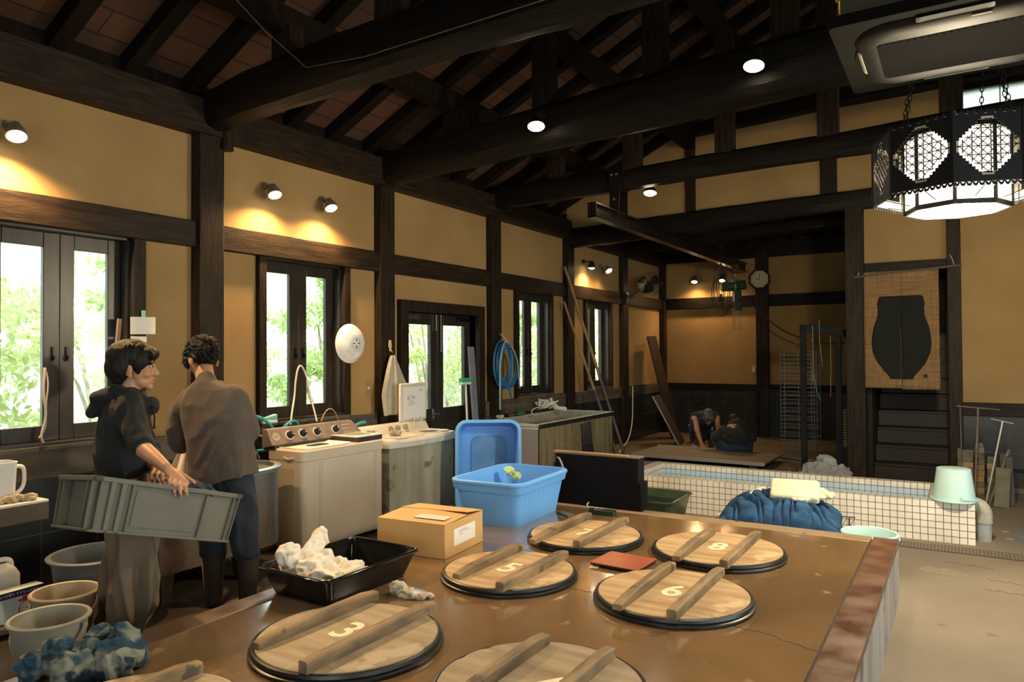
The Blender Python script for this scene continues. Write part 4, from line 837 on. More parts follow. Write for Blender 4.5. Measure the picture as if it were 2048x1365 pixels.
jg = thing('white_jug', 'white plastic jug with a moulded handle behind the detergent pack', 'jug', (-4.86, 2.05, .065))
b = MB(); R = [[(x, y, z) for x, y in rrect(w_, d_, .03)] for w_, d_, z in ((.12, .17, 0), (.13, .18, .02), (.13, .18, .23), (.11, .14, .27), (.05, .08, .30))]; b.loft(R); b.build('jug_body', mat('off_white_plastic', (.60, .58, .50), rough=.45), jg, smooth=40)
MB().tube([(0, .06, .26), (0, .055, .315), (0, -.01, .325), (0, -.05, .30)], .016, 8, sm=2).build('jug_handle', MATS['off_white_plastic'], jg, smooth=180)
dp = thing('detergent_pack', 'small printed detergent pack with a blue band and a red round emblem', 'detergent', (-4.70, 2.075, .067), .06)
box('pack_body', mat('pack_print', (.46, .60, .62), (.64, .70, .66), scale=14, rough=.4, spots=(16, .62, (.20, .42, .24))), -.05, .05, -.17, .13, 0, .175, dp, bevel=.006)
box('blue_band', mat('navy_band', (.02, .025, .10), rough=.4), .045, .052, -.17, .13, .14, .176, dp)
MB().lathe([(.046, 0), (.046, .002), (0, .002)], 28, M=Matrix.Translation((.051, .025, .062)) @ Matrix.Rotation(math.pi/2, 4, 'Y')).build('white_roundel', mat('pack_white', (.75, .73, .7), rough=.4), dp)
MB().tube([(.053, .025+.046*math.cos(a/10*math.pi), .062+.046*math.sin(a/10*math.pi)) for a in range(20)], .0025, 5, closed=True).build('red_ring', mat('pack_red', (.45, .04, .04), rough=.4), dp)
MB().box(.051, .053, -.02, .07, .108, .122).box(.051, .053, .0, .05, .122, .136).build('red_ribbon', MATS['pack_red'], dp)
INK = mat('black_ink', (.02, .02, .02), rough=.5)
def fonttext(nm, s, size, m, par, loc, rot):
    o = text(nm, s, size, m, par, loc, rot); return o
fonttext('roundel_text', 'ビーズ', .034, INK, dp, (.0535, .025, .062), (math.pi/2, 0, math.pi/2))
fonttext('band_text', 'れいな香り すずらんの香り', .018, MATS['pack_white'], dp, (.0525, -.02, .158), (math.pi/2, 0, math.pi/2))
def bucket(name, label, loc, r0, r1, h, m, rz=0, handle=True, cat='bucket', rimr=.012, flip=False, hang=-.6, grp=None):
    t = thing(name, label, cat, loc, rz, grp)
    if flip: t.rotation_euler = (math.pi, 0, rz)
    b = MB(); b.lathe([(r0-.01, 0), (r0, .004), (r1, h-.002), (r1+rimr, h-.006), (r1+rimr*1.2, h+.004), (r1+rimr*.6, h+.012), (r1-.004, h+.008), (r1-.008, h-.01), (r0-.006, .012), (r0-.02, .008), (0, .008)], 48)
    b.build('bucket_body', m, t, smooth=50)
    if handle:
        pts = [(0, (r1+.012)*math.cos(a), h-.03+(r1+.012)*math.sin(a)*math.sin(hang)) for a in [math.pi*k/14 for k in range(15)]]
        pts = [((r1+.02)*math.sin(math.pi*k/14)*math.cos(hang), (r1+.012)*math.cos(math.pi*k/14), h-.03+(r1+.02)*math.sin(math.pi*k/14)*math.sin(hang)) for k in range(15)]
        MB().tube(pts, .006, 8).build('bail_handle', m, t, smooth=180)
        for s_ in (-1, 1): MB().box(-.015, .015, s_*(r1+.004), s_*(r1+.016), h-.045, h-.015).build('handle_lug', m, t, bevel=.002)
    return t
GB = mat('grey_bucket_plastic', (.40, .39, .32), (.34, .33, .27), scale=6, rough=.5, spots=(8, .70, (.2, .18, .14)))
BB = mat('beige_bucket_plastic', (.46, .38, .26), (.40, .32, .21), scale=6, rough=.5)
DG = mat('dark_grey_bucket_plastic', (.13, .145, .15), (.10, .11, .12), scale=5, rough=.45); DGR = mat('brown_grey_rim', (.24, .21, .15), rough=.5)
bucket('bucket', 'grey-white bucket with a bail handle on the floor, nearest the platform corner', (-3.76, 1.80, 0), .125, .165, .33, GB, math.radians(-60), hang=-.9, grp='buckets on the floor by the hooded person')
bucket('bucket', 'beige bucket directly behind the grey-white one', (-4.10, 2.04, 0), .12, .155, .33, BB, math.radians(-50), hang=-.9, grp='buckets on the floor by the hooded person')
bk = bucket('bucket', 'large dark grey bucket by the wall, behind the trouser legs', (-4.45, 2.40, 0), .19, .245, .40, DG, math.radians(100), hang=-1.0, rimr=.022, grp='buckets on the floor by the hooded person')
MB().lathe([(.20, 0), (.20, .006), (0, .006)], 32).build('water_film', mat('murky_water', (.10, .09, .06), rough=.1), bk, loc=(0, 0, .30))
# ------------------------------------------------------------------ behind the platform: tiled trough and what stands on it
TW = gridmat('white_mosaic_tile', (.80, .77, .70), (.06, .05, .04), .0565, .005, off=(.087, 7.017, .335), rough=.22, c2=(.62, .57, .48))
th_ = thing('tiled_trough', 'long low trough faced with small white square tiles and dark grout', 'trough', (0, 0, 0))
X0, X1, Y0, Y1, ZT = -3.0, .087, 7.017, 8.0, .335
b = MB(); b.box(X0, X1, Y0, Y0+.113, 0, ZT); b.box(X0, X1, Y1-.113, Y1, 0, ZT+.0); b.box(X0, X0+.113, Y0+.113, Y1-.113, 0, ZT); b.box(X1-.339, X1, Y0+.113, Y1-.113, 0, ZT); b.box(X0+.1, X1-.3, Y0+.1, Y1-.1, 0, .06)
b.build('tiled_walls', TW, th_)
TB = gridmat('pale_blue_tile', (.50, .66, .80), (.06, .06, .06), .0565, .004, off=(.087, 7.017, .335), rough=.12)  # pale blue tone for the inside of the trough below its top row
for ya, yb in ((Y1-.117, Y1-.113), (Y0+.113, Y0+.117)): box('blue_lining', TB, X0+.113, X1-.339, ya, yb, .06, .279, th_)
box('blue_floor', TB, X0+.113, X1-.339, Y0+.117, Y1-.117, .06, .064, th_)
pk = thing('drain_pipe', 'grey plastic elbow pipe beside the end of the tiled trough', 'pipe', (.10, 7.25, 0))
PIPE = mat('grey_pvc', (.33, .36, .37), (.27, .29, .29), scale=8, rough=.4); PIPE2 = mat('mottled_pipe_elbow', (.42, .38, .31), (.30, .29, .26), scale=14, rough=.55)
MB().cyl((.055, 0, 0), (.055, 0, .155), .052, n=24).build('upright', PIPE, pk, smooth=40)
MB().tube([(.055, 0, .15), (.055, 0, .20), (.052, 0, .245), (.03, -.0, .285), (-.01, 0, .30), (-.012, 0, .30)], .060, 20, sm=2).build('elbow', PIPE2, pk, smooth=40)
AQ = mat('aqua_plastic', (.50, .72, .72), (.47, .69, .69), scale=4, rough=.38)
bucket('aqua_bucket', 'pale aqua bucket turned upside down on the corner of the tiled trough', (-.06, 7.11, .337+.275), .125, .158, .26, AQ, .4, handle=True, flip=True, hang=.15)
bucket('aqua_bucket', 'pale aqua bucket standing open behind the far corner of the platform', (-.565, 5.72, 0), .13, .175, .30, AQ, 1.2, hang=.1)
# dark green bin behind the black stack
gb = thing('green_bin', 'dark green translucent bin of dye behind the black sheet stack', 'bin', (-2.36, 6.28, 0), .0)
tubshape(.34, .46, .46, .60, .29, .05, .06, .006, .018, .012).build('bin_body', mat('dark_green_translucent', (.035, .055, .035), (.05, .08, .045), scale=8, rough=.2, alpha=.92), gb, smooth=40)
MB().prism(rrect(.42, .56, .05), .215, .225).build('dye_liquid', mat('dark_dye', (.010, .010, .016), rough=.08, bump=.4, bscale=14), gb)
tag(MB().lathe([(.05, 0), (.07, .12), (.078, .13), (.066, .13), (.046, .01), (0, .01)], 24).build('white_cup', WHP, smooth=40, loc=(-2.92, 7.08, .337)), 'white plastic beaker on the trough edge behind the black sheet stack', 'beaker')
# wire rack with the indigo cloth
WIRE = mat('dark_wire', (.06, .055, .05), rough=.4, metal=.7)
wr = thing('wire_rack', 'low wire rack carrying the indigo cloth behind the platform', 'rack', (-1.22, 6.05, 0))
b = MB()
for k in range(19): x = -.48+.96*k/18; b.cyl((x, -.36, .25), (x, .40, .25), .0025, n=6)
for y in (-.36, 0, .40): b.cyl((-.48, y, .247), (.48, y, .247), .005, n=6)
b.build('wire_top', WIRE, wr)
for x, y in ((-.44, -.32), (.44, -.32), (-.44, .36), (.44, .36)): MB().cyl((x, y, 0), (x, y, .247), .006, n=8).build('leg', WIRE, wr)
IND = mat('indigo_cloth', (.005, .030, .085), (.020, .085, .20), scale=9, rough=.9, sheen=.0, stretch=(1, 3, 1))
def drape(name, m, w_, d_, h, k, amp, seed, loc, rz, parent=None, edge=.02, nu=150, nv=60, skew=.35):
    def f(u, v):
        a, c = u*2-1, v*2-1
        e = max(0, 1-abs(a)**3.2)**.6*max(0, 1-abs(c)**3)**.6
        n1 = noise.noise(Vector((a*1.6, c*1.1, seed))); n2 = noise.noise(Vector((a*3, c*2.4, seed+5)))
        ph = k*(a+skew*c+.30*n1)+3.2*n2+1.2*noise.noise(Vector((a*5, c*1.5, seed+9)))
        r = abs(math.sin(ph)); r = (1-r)**2*(.9+.5*noise.noise(Vector((a*4, c*3, seed+2))))
        prof = (.62+.38*math.sin((u*.9+.15)*math.pi)+.18*n1)
        z = h*e*prof+amp*(1-r)*e**.5+.014*noise.noise(Vector((a*8, c*6, seed+4)))*e
        return (a*w_/2+.012*math.cos(ph)*e, c*d_/2*(1-.1*n1), max(z, .001))
    o = MB().grid(f, nu, nv).build(name, m, parent, smooth=180, loc=loc, rot=(0, 0, rz)); return o
tag(drape('indigo_cloth', IND, .88, .66, .15, 17, .075, 3, (-1.23, 6.03, .256), .10), 'big heap of folded indigo blue cloth on the wire rack', 'cloth')
CRMC = mat('cream_cloth', (.66, .57, .42), (.72, .63, .48), scale=7, rough=.95, sheen=.04)
cc = thing('cream_cloth', 'folded cream cloth lying on top of the indigo cloth', 'cloth', (-1.12, 6.02, .475), .12)
b = MB(); R = []
for i, (sx_, sy_, z) in enumerate(((.34, .20, 0), (.36, .22, .012), (.355, .215, .03), (.36, .22, .045), (.35, .21, .062), (.33, .19, .07))):
    R.append([(x*1.0+.004*noise.noise(Vector((x*20, y*20, z*90))), y, z+.006*noise.noise(Vector((x*9, y*9, 1)))) for x, y in rrect(sx_, sy_, .03, 5)])
b.loft(R); b.build('folded_sheet', CRMC, cc, smooth=50, rot=(math.radians(30), 0, 0))
lump('loose_end', [((.17, -.03, 0), .045, (1.5, 1.2, .4)), ((.24, -.02, .01), .04, (1.2, 1.2, .7)), ((.05, -.10, -.02), .04, (2.6, .8, .35)), ((.20, .03, .02), .04, (1, 1, .8))], CRMC, cc, .007, .014, 18, seed=9)
tag(MB().tube([(-1.40, 6.2, .46), (-1.46, 6.1, .44), (-1.56, 5.95, .36), (-1.64, 5.85, .29), (-1.67, 5.82, .27)], .022, 8, sm=2).build('cream_cloth_strip', CRMC, smooth=180), 'twisted cream strip hanging off the left side of the indigo cloth', 'cloth')
# floor grate, drain covers, writing stains
GR = gridmat('rusty_grate_plate', (.20, .165, .125), (.085, .07, .055), .024, .010, rough=.7, c2=(.27, .22, .16))
for i, (xa, xb) in enumerate(((-2.4, -.62), (-.61, .32), (.33, 1.9))):
    tag(MB().box(0, xb-xa-.006, 0, .20, 0, .004).build('floor_grate', GR, loc=(xa, 6.70, 0)), ('steel floor grate strip along the trough, hidden part behind the platform', 'steel floor grate strip in front of the trough end, right of the platform corner', 'steel floor grate strip cut by the right edge of the frame')[i], 'grate', 'grate strips along the trough')
tag(MB().box(-.6, .9, 6.688, 6.697, 0, .002).build('floor_slot', JOINT), 'thin dark gap in the floor along the grate strips', 'gap')
for i, (x, y) in enumerate(((.42, 7.70), (.44, 7.42))):
    t = thing('drain_cover', ('grey-blue oval drain cover on the floor, the farther of two', 'grey-blue oval drain cover on the floor, the nearer of two')[i], 'drain cover', (x, y, 0), group='drain covers by the pipe')
    MB().lathe([(.105, 0), (.105, .004), (0, .004)], 32, sx=1.0, sy=.85).build('cover_plate', gridmat('blue_grey_cover', (.20, .25, .28), (.09, .11, .12), .018, .006, rough=.5) if i == 0 else MATS['blue_grey_cover'], t, loc=(.02, 0, 0))
    MB().prism([(-.13, -.012), (-.08, -.03), (-.08, .03), (-.13, .012)], 0, .004).build('cover_lug', PIPE, t)
STAIN = mat('dark_floor_stain', (.12, .10, .065), (.20, .165, .11), scale=30, rough=.8)
def scribble(name, x, y, L, seed, label):
    rs = random.Random(seed); b = MB()
    px = 0
    for k in range(int(L/.035)):
        x_ = k*.035; b.tube([(x_, rs.uniform(-.02, .02), .0015), (x_+rs.uniform(.0, .03), rs.uniform(-.03, .03), .0015), (x_+.03, rs.uniform(-.02, .02), .0015)], .0035, 4)
    tag(b.build(name, STAIN, loc=(x, y, 0), rot=(0, 0, -.1)), label, 'floor mark', 'scrawled marks on the right floor')
scribble('floor_mark', -.12, 6.38, .34, 1, 'scrawled dark mark on the floor just beyond the platform corner'); scribble('floor_mark', .14, 6.03, .25, 2, 'scrawled dark mark near the right edge of the frame, the farther of two there'); scribble('floor_mark', .12, 5.78, .26, 3, 'scrawled dark mark near the right edge of the frame, the nearer of two there')
b = MB()
P = [(.16*math.cos(a)*(1+.35*noise.noise(Vector((math.cos(a)*2, math.sin(a)*2, 4)))), .10*math.sin(a)*(1+.5*noise.noise(Vector((math.cos(a)*3, math.sin(a)*3, 9)))) ) for a in [2*math.pi*k/40 for k in range(40)]]
b.prism(P, 0, .0012); tag(b.build('damp_patch', mat('damp_concrete', (.17, .145, .095), (.24, .20, .14), scale=20, rough=.5), loc=(-.13, 6.08, 0)), 'damp dark patch on the floor right of the platform corner', 'stain')
# ------------------------------------------------------------------ wood stacks and tools by the stair pillar
WB = [mat('block_wood_light', (.34, .22, .11), (.24, .15, .075), scale=7, rough=.7), mat('block_wood_grey', (.18, .155, .12), (.12, .10, .075), scale=8, rough=.8, spots=(12, .6, (.07, .065, .05))), mat('block_wood_dark', (.05, .042, .034), (.09, .07, .05), scale=6, rough=.7)]
ST_ = thing('block_stack', 'tall stack of small wood blocks standing beside the stair pillar', 'stack', (.13, 9.28, 0))
rs = random.Random(2)
def topple(par, x, y, w_, n_, hz, top=None):
    z = 0
    for k in range(n_):
        box('wood_block', WB[0] if rs.random() > .55 else WB[1], x-w_/2+rs.uniform(-.004, .004), x+w_/2+rs.uniform(-.004, .004), y-.05, y+.05, z+.001, z+hz-.001, par, bevel=.003); z += hz
topple(ST_, -.075, 0, .10, 8, .065); topple(ST_, .03, .0, .09, 9, .062)
box('long_plank', WB[1], -.17, -.13, -.03, .03, 0, .53, ST_, bevel=.003)
MB().cyl((.03, 0, .56), (.03, 0, .60), .045, .03, 14).build('rounded_cap', WB[1], ST_, smooth=40)
s2 = thing('block_stack', 'narrower stack of wood blocks right of the tall one', 'stack', (.27, 9.2, 0)); topple(s2, 0, 0, .085, 7, .067)
for i, (x, y, w_, hh, mm, a, lb) in enumerate([(.335, 8.86, .13, .40, 1, 6, 'mossy grey-green board leaning upright, nearest us by the wood stacks'), (.43, 9.0, .06, .50, 2, -3, 'dark purple-brown board leaning right of the mossy one'), (.36, 9.05, .06, .52, 2, 2, 'black stick board behind the mossy board')]):
    tag(MB().box(-w_/2, w_/2, -.018, .018, 0, hh).build('leaning_board', mat('mossy_board', (.16, .15, .09), (.09, .085, .06), scale=8, rough=.8) if i == 0 else (mat('purple_brown_board', (.045, .035, .042), rough=.6) if i == 1 else WB[2]), bevel=.004, loc=(x, y, 0), rot=(math.radians(-10), math.radians(a*.6), 0)), lb, 'board')
tag(MB().box(-.012, .012, -.008, .008, 0, .60).build('thin_batten', WB[1], loc=(.235, 9.02, 0), rot=(math.radians(-8), math.radians(18), 0)), 'thin dark batten slanting between the wood stacks', 'batten')
RST = mat('rusty_iron', (.13, .09, .07), (.20, .15, .12), scale=14, rough=.55, metal=.5); GST = mat('grey_iron', (.50, .49, .47), rough=.35, metal=.8)
T1 = thing('t_handled_rod', 'tall rusty T-handled iron rod standing by the wood stacks', 'rod', (.105, 8.90, .0))
MB().cyl((0, 0, 0), (.045, .02, 1.0), .012, n=10).build('rod', RST, T1, smooth=50); MB().cyl((-.14, 0, 1.015), (.235, .05, .985), .008, n=8).build('cross_handle', RST, T1, smooth=50)
T2 = thing('t_handled_rod', 'shorter grey T-handled iron rod leaning right of the rusty one', 'rod', (.20, 8.90, .0))
MB().cyl((0, 0, .0), (.16, .05, .865), .010, n=10).build('rod', GST, T2, smooth=50); MB().cyl((.06, .02, .892), (.255, .08, .845), .007, n=8).build('cross_handle', GST, T2, smooth=50)
tag(MB().cyl((.005, 9.0, .02), (-.01, 9.66, .96), .006, n=8).cyl((-.012, 9.655, .955), (-.03, 9.655, .96), .006, n=8).build('hooked_wire_rod', GST), 'thin pale hooked rod leaning on the stair pillar', 'rod')
tag(MB().cyl((.375, 9.1, .02), (.365, 9.7, .80), .006, n=8).build('thin_rod', RST), 'thin brown rod leaning behind the grey T-handled one', 'rod')
# ------------------------------------------------------------------ noren curtain on its rod
NOR = bpy.data.materials.new('woven_hemp'); NOR.use_nodes = True
def noren_mat(m, base, base2):
    n = m.node_tree.nodes; l = m.node_tree.links; p = n['Principled BSDF']; p.inputs['Roughness'].default_value = .95
    t = n.new('ShaderNodeTexCoord'); outs = []
    for st3 in ((3, 1, 90), (90, 1, 3)):
        mp = n.new('ShaderNodeMapping'); mp.inputs['Scale'].default_value = st3; l.new(t.outputs['Object'], mp.inputs[0]); z = n.new('ShaderNodeTexNoise'); z.inputs['Scale'].default_value = 1.0; z.inputs['Detail'].default_value = 3; l.new(mp.outputs[0], z.inputs['Vector']); outs.append(z.outputs['Fac'])
    a = mathn(n, 'MULTIPLY', outs[0], outs[1], l); r = n.new('ShaderNodeValToRGB'); r.color_ramp.elements[0].position = .14; r.color_ramp.elements[1].position = .38
    r.color_ramp.elements[0].color = (*base2, 1); r.color_ramp.elements[1].color = (*base, 1); l.new(a, r.inputs[0]); l.new(r.outputs[0], p.inputs['Base Color'])
noren_mat(NOR, (.30, .175, .075), (.15, .085, .035))
NORD = mat('indigo_black_dye', (.007, .008, .007), (.011, .012, .010), scale=60, rough=.95)
nr = thing('door_curtain', 'hemp door curtain dyed with a black jar shape, split in the middle', 'curtain', (0, 9.70, 0))
xl, xm, xr, zt_, zb_ = -.985, -.592, -.20, 2.552, 1.150
def cl(x0, x1, z0, nm):
    def f(u, v):
        x = x0+(x1-x0)*u; z = zt_+(z0-zt_)*v
        return (x+.004*noise.noise(Vector((1, z*9, x0))), .010*math.sin(x*17)*v+.004*noise.noise(Vector((x*7, 0, z*3))), z)
    return MB().grid(f, 16, 30).build(nm, NOR, nr, smooth=180, solid=.003)
cl(xl, xm-.001, zb_+.004, 'left_panel'); cl(xm+.002, xr, zb_-.006, 'right_panel')
# jar shape, half on each panel
prof = [(2.243, .215), (2.225, .235), (2.15, .250), (2.10, .240), (2.02, .245), (1.90, .282), (1.78, .302), (1.68, .308), (1.58, .298), (1.46, .25), (1.36, .18), (1.30, .13), (1.262, .115)]
def jar(sgn, nm):
    def f(u, v):
        z = 2.25+(1.262-2.25)*v; w_ = np.interp(z, [p_[0] for p_ in prof][::-1], [p_[1] for p_ in prof][::-1])
        x = xm+sgn*.004*(z < 1.9)+sgn*w_*u
        return (x, -.0055+.010*math.sin(x*17)*((zt_-z)/(zt_-zb_))+.004*noise.noise(Vector((x*7, 0, z*3))), z)
    return MB().grid(f, 12, 40).build(nm, NORD, nr, smooth=180, solid=.002)
jar(-1, 'jar_motif'); jar(1, 'jar_motif')
b = MB()
for k in range(8): a = 2*math.pi*k/8; b.ball((-.345+.016*math.cos(a), -.008, 1.30+.016*math.sin(a)), .0065, (1, .3, 1), 8)
b.ball((-.345, -.008, 1.30), .006, (1, .3, 1), 8); b.build('small_crest', NORD, nr)
MB().tube([(xm, -.006, 2.55), (xm, -.006, 2.26)], .0025, 5).build('seam', mat('pale_seam', (.42, .30, .16), rough=.9), nr)
MB().cyl((-1.09, 0, 2.50), (.03, 0, 2.575), .013, n=12).build('hanging_rod', mat('rod_wood', (.10, .07, .045), rough=.5), nr, smooth=50)
MB().tube([(-1.06, .02, 2.50), (-1.02, .06, 2.60), (-.99, .07, 2.67)], .004, 6).tube([(-.04, .02, 2.57), (-.06, .05, 2.65), (-.10, .07, 2.74)], .004, 6).build('hanging_string', CORD, nr)
# ------------------------------------------------------------------ the alcove
BRD = mat('worn_panel_board', (.115, .088, .058), (.17, .135, .095), scale=3, rough=.6, stretch=(.6, 4, 4), spots=(5, .66, (.06, .045, .03)))
ALU = mat('pale_edge_strip', (.45, .44, .40), rough=.4, metal=.4)
f1 = thing('floor_panel', 'long brown work panel with a pale front edge on the alcove floor', 'panel', (-3.2, 10.55, 0), -.02)
box('panel_board', BRD, -.95, .97, -.52, .50, .07, .10, f1, bevel=.003); box('edge_strip', ALU, -.95, .97, -.535, -.52, .06, .105, f1); box('edge_strip', ALU, -.95, .10, .5, .515, .07, .115, f1)
for x in (-.8, .8): box('bearer', WB[2], x-.04, x+.04, -.5, .48, 0, .07, f1)
f2 = thing('floor_panel', 'darker flat panel lying just behind the trough', 'panel', (-3.1, 9.35, 0), .0)
box('panel_board', mat('dark_panel_board', (.075, .065, .052), (.11, .095, .075), scale=3, rough=.6, stretch=(.6, 4, 4)), -.95, .62, -.42, .40, .02, .05, f2, bevel=.003); box('edge_strip', JOINT, .62, .64, -.42, .40, .02, .06, f2)
f3 = thing('mesh_panel', 'grey mesh panel lying flat beside the crouching pair', 'panel', (-1.98, 11.6, 0), -.35)
box('mesh_sheet', mat('dull_mesh', (.10, .09, .08), rough=.5, metal=.3), -.35, .35, -.4, .4, .02, .03, f3); box('bright_edge', GST, -.36, .36, -.41, -.395, .015, .035, f3)
lb_ = thing('tall_wooden_board', 'tall dark brown board leaning in the back corner', 'board', (-4.50, 13.0, 0), rot=(math.radians(2), math.radians(-13), 0))
MB().prism(rrect(1.95, .44, .03), -.015, .015, Matrix.Translation((0, 0, .975)) @ Matrix.Rotation(math.radians(90), 4, 'Y')).build('board_face', mat('dark_red_brown_board', (.022, .013, .009), (.032, .019, .013), scale=3, rough=.5), lb_, bevel=.003)
lp = thing('perforated_panel', 'perforated steel sheet leaning against the brown board', 'panel', (-4.12, 12.2, 0), rot=(0, math.radians(-28), math.radians(10)))
MB().box(-.006, .006, -.28, .34, 0, .95).build('perforated_sheet', gridmat('perforated_steel', (.012, .010, .009), (.045, .038, .030), .045, .016, rough=.5), lp); MB().box(-.012, .012, -.295, -.28, 0, .95).build('sheet_edge', GST, lp)
bucket('bucket', 'dim grey bucket standing in the back corner beside the perforated sheet', (-3.95, 12.55, 0), .12, .155, .30, mat('dim_grey_plastic', (.28, .25, .20), rough=.5), .6, hang=-1.1)
tag(MB().tube([(-5.0, 12.15, .99), (-4.98, 12.1, .6), (-4.95, 12.0, .35), (-4.85, 11.6, .10), (-4.75, 11.1, .03), (-4.6, 10.6, .01)], .009, 7, sm=3).build('pale_hose', PALEH, smooth=180), 'thin pale hose curving down the dark tiles to the alcove floor', 'hose')
for i, x in enumerate((-4.35, -3.85, -3.35)):
    t = thing('wall_tap', ('left', 'middle', 'right')[i]+' one of three dark wall taps on the back tiles', 'tap', (x, YB, .60), group='taps on the back tiles')
    MB().cyl((0, 0, 0), (0, -.12, 0), .016, n=10).cyl((0, -.10, -.07), (0, -.10, .04), .014, n=10).build('tap_body', WIRE, t, smooth=50); MB().cyl((-.04, -.10, .045), (.04, -.10, .045), .008, n=8).build('tap_lever', WIRE, t)
# clock
ck = thing('wall_clock', 'octagonal wall clock showing nine on the back pillar', 'clock', (-3.15, YB-.09, 2.945), rot=(math.radians(90), 0, 0))
oc = lambda r: [(r*math.cos(math.radians(22.5+45*k)), r*math.sin(math.radians(22.5+45*k))) for k in range(8)]
MB().prism(oc(.205), 0, .04).build('clock_case', mat('dark_clock_case', (.04, .018, .014), rough=.25), ck, bevel=.006); MB().prism(oc(.165), .04, .043).build('clock_face', mat('aged_clock_face', (.52, .50, .36), rough=.5), ck)
for k in range(12):
    a = math.radians(90-30*(k+1)); text('numeral', str(k+1), .04, INK, ck, (.125*math.cos(a), .125*math.sin(a), .0435))
b = MB(); b.box(-.004, .004, 0, .10, .044, .046, Matrix.Rotation(math.radians(-4), 4, 'Z')); b.build('minute_hand', INK, ck); MB().box(-.005, .005, 0, .075, .047, .049, Matrix.Rotation(math.radians(90), 4, 'Z')).build('hour_hand', INK, ck)
sc2 = thing('wall_outlet', 'small pale switch plate left of the back pillar', 'outlet', (-3.30, YB, 1.255)); box('plate', mat('aged_ivory', (.45, .42, .32), rough=.5), -.035, .035, -.012, .02, -.06, .06, sc2, bevel=.003); box('switch', WHP, -.012, .012, -.016, -.012, -.018, .018, sc2)
# overhead rail with hoist
IB = mat('dark_steel_beam', (.035, .030, .026), (.06, .045, .035), scale=8, rough=.28, metal=.8)
ir = thing('hoist_rail', 'dark steel I-beam rail running from the third log beam into the alcove', 'rail', (-3.33, 10.0, 3.05))
b = MB(); b.box(-.05, .05, -3.0, 3.5, 0, .012); b.box(-.05, .05, -3.0, 3.5, .148, .16); b.box(-.005, .005, -3.0, 3.5, .012, .148); b.box(-.05, .05, -3.0, -2.992, 0, .16); b.build('rail_beam', IB, ir)
for y in (-2.16, -2.40): box('hanger_plate', IB, -.06, .06, y-.006, y+.006, .10, .62, ir)
b = MB(); [b.cyl((x, -2.42, z), (x, -2.40, z), .012, n=8) for x, z in ((-.03, .58), (.03, .58), (0, .30))]; b.build('bolt', GST, ir)
for y in (.0, 1.9): box('hanger_bar', IB, -.04, .04, y-.01, y+.01, .16, .50, ir)
hs = thing('chain_hoist', 'green electric chain hoist hanging at the far end of the steel rail', 'hoist', (-3.33, 12.75, 2.72), math.radians(32))
GRN = mat('green_hoist_enamel', (.035, .10, .055), (.02, .06, .035), scale=7, rough=.3)
MB().box(-.05, .05, -.08, .08, .24, .40).build('trolley', mat('red_brown_trolley', (.09, .03, .02), rough=.4, metal=.4), hs, bevel=.01)
MB().tube([(0, 0, .25), (0, 0, .20), (.03, 0, .16), (0, 0, .12), (-.03, 0, .15)], .011, 8, sm=2).build('hook', GST, hs, smooth=180)
MB().cyl((-.22, 0, 0), (-.02, 0, .02), .075, .08, 20).cyl((-.02, 0, .02), (.18, 0, .05), .09, .085, 20).build('motor_housing', GRN, hs, smooth=40, bevel=.0)
MB().cyl((-.03, 0, .02), (.0, 0, .023), .10, n=20).cyl((-.24, 0, 0), (-.22, 0, 0), .045, n=16).build('band', GST, hs, smooth=40)
MB().box(.0, .11, -.05, .05, -.40, -.06).build('control_box', mat('dark_green_box', (.015, .03, .022), rough=.5), hs, bevel=.01)
MB().box(-.035, .0, -.03, .03, -.25, -.06).build('chain_bag', GST, hs, bevel=.008)
b = MB(); rs = random.Random(8)
for x in (-.06, -.01, .05, .10): b.tube([(.01, 0, -.30), (x*.8, rs.uniform(-.03, .03), -.5), (x+.005, 0, -.74), (x+.03, 0, -.745), (x*.8+.02, .01, -.5), (.02, 0, -.32)], .004, 5, sm=1)
b.build('wire_hooks', mat('pale_wire', (.35, .30, .20), rough=.5), hs, smooth=180)
cb2 = thing('coiled_cable', 'black cable hanging in loops from the steel rail beside the hoist', 'cable', (-3.33, 11.9, 3.05)); b = MB()
for k, (w_, l_) in enumerate(((.10, .85), (.06, .72), (.13, .95), (.03, .8))):
    b.tube([(.0, 0, 0), (-w_, .0, -.28*l_), (-w_*1.3, 0, -.65*l_), (0, .02*k, -l_), (w_*1.3, 0, -.65*l_), (w_*.8, 0, -.3*l_), (.01, 0, 0)], .007, 6, sm=2)
b.box(-.015, .015, -.015, .015, -.62, -.50)
b.tube([(0, 0, -.01), (.10, .25, -.10), (.14, .5, -.25), (.08, .68, -.32)], .006, 6, sm=2)
b.build('cable_loops', BLK, cb2, smooth=180)
tag(MB().tube([(-3.27, 12.74, 2.5), (-3.1, 12.7, 2.48), (-2.9, 12.9, 2.25), (-2.6, 13.0, 1.95), (-2.2, 12.8, 1.80), (-1.9, 12.4, 1.72), (-1.2, 11.8, 1.71), (-1.09, 11.6, 1.715)], .012, 7, sm=3).build('slack_cable', BLK, smooth=180), 'black cable sagging from the hoist to the right across the alcove', 'cable')
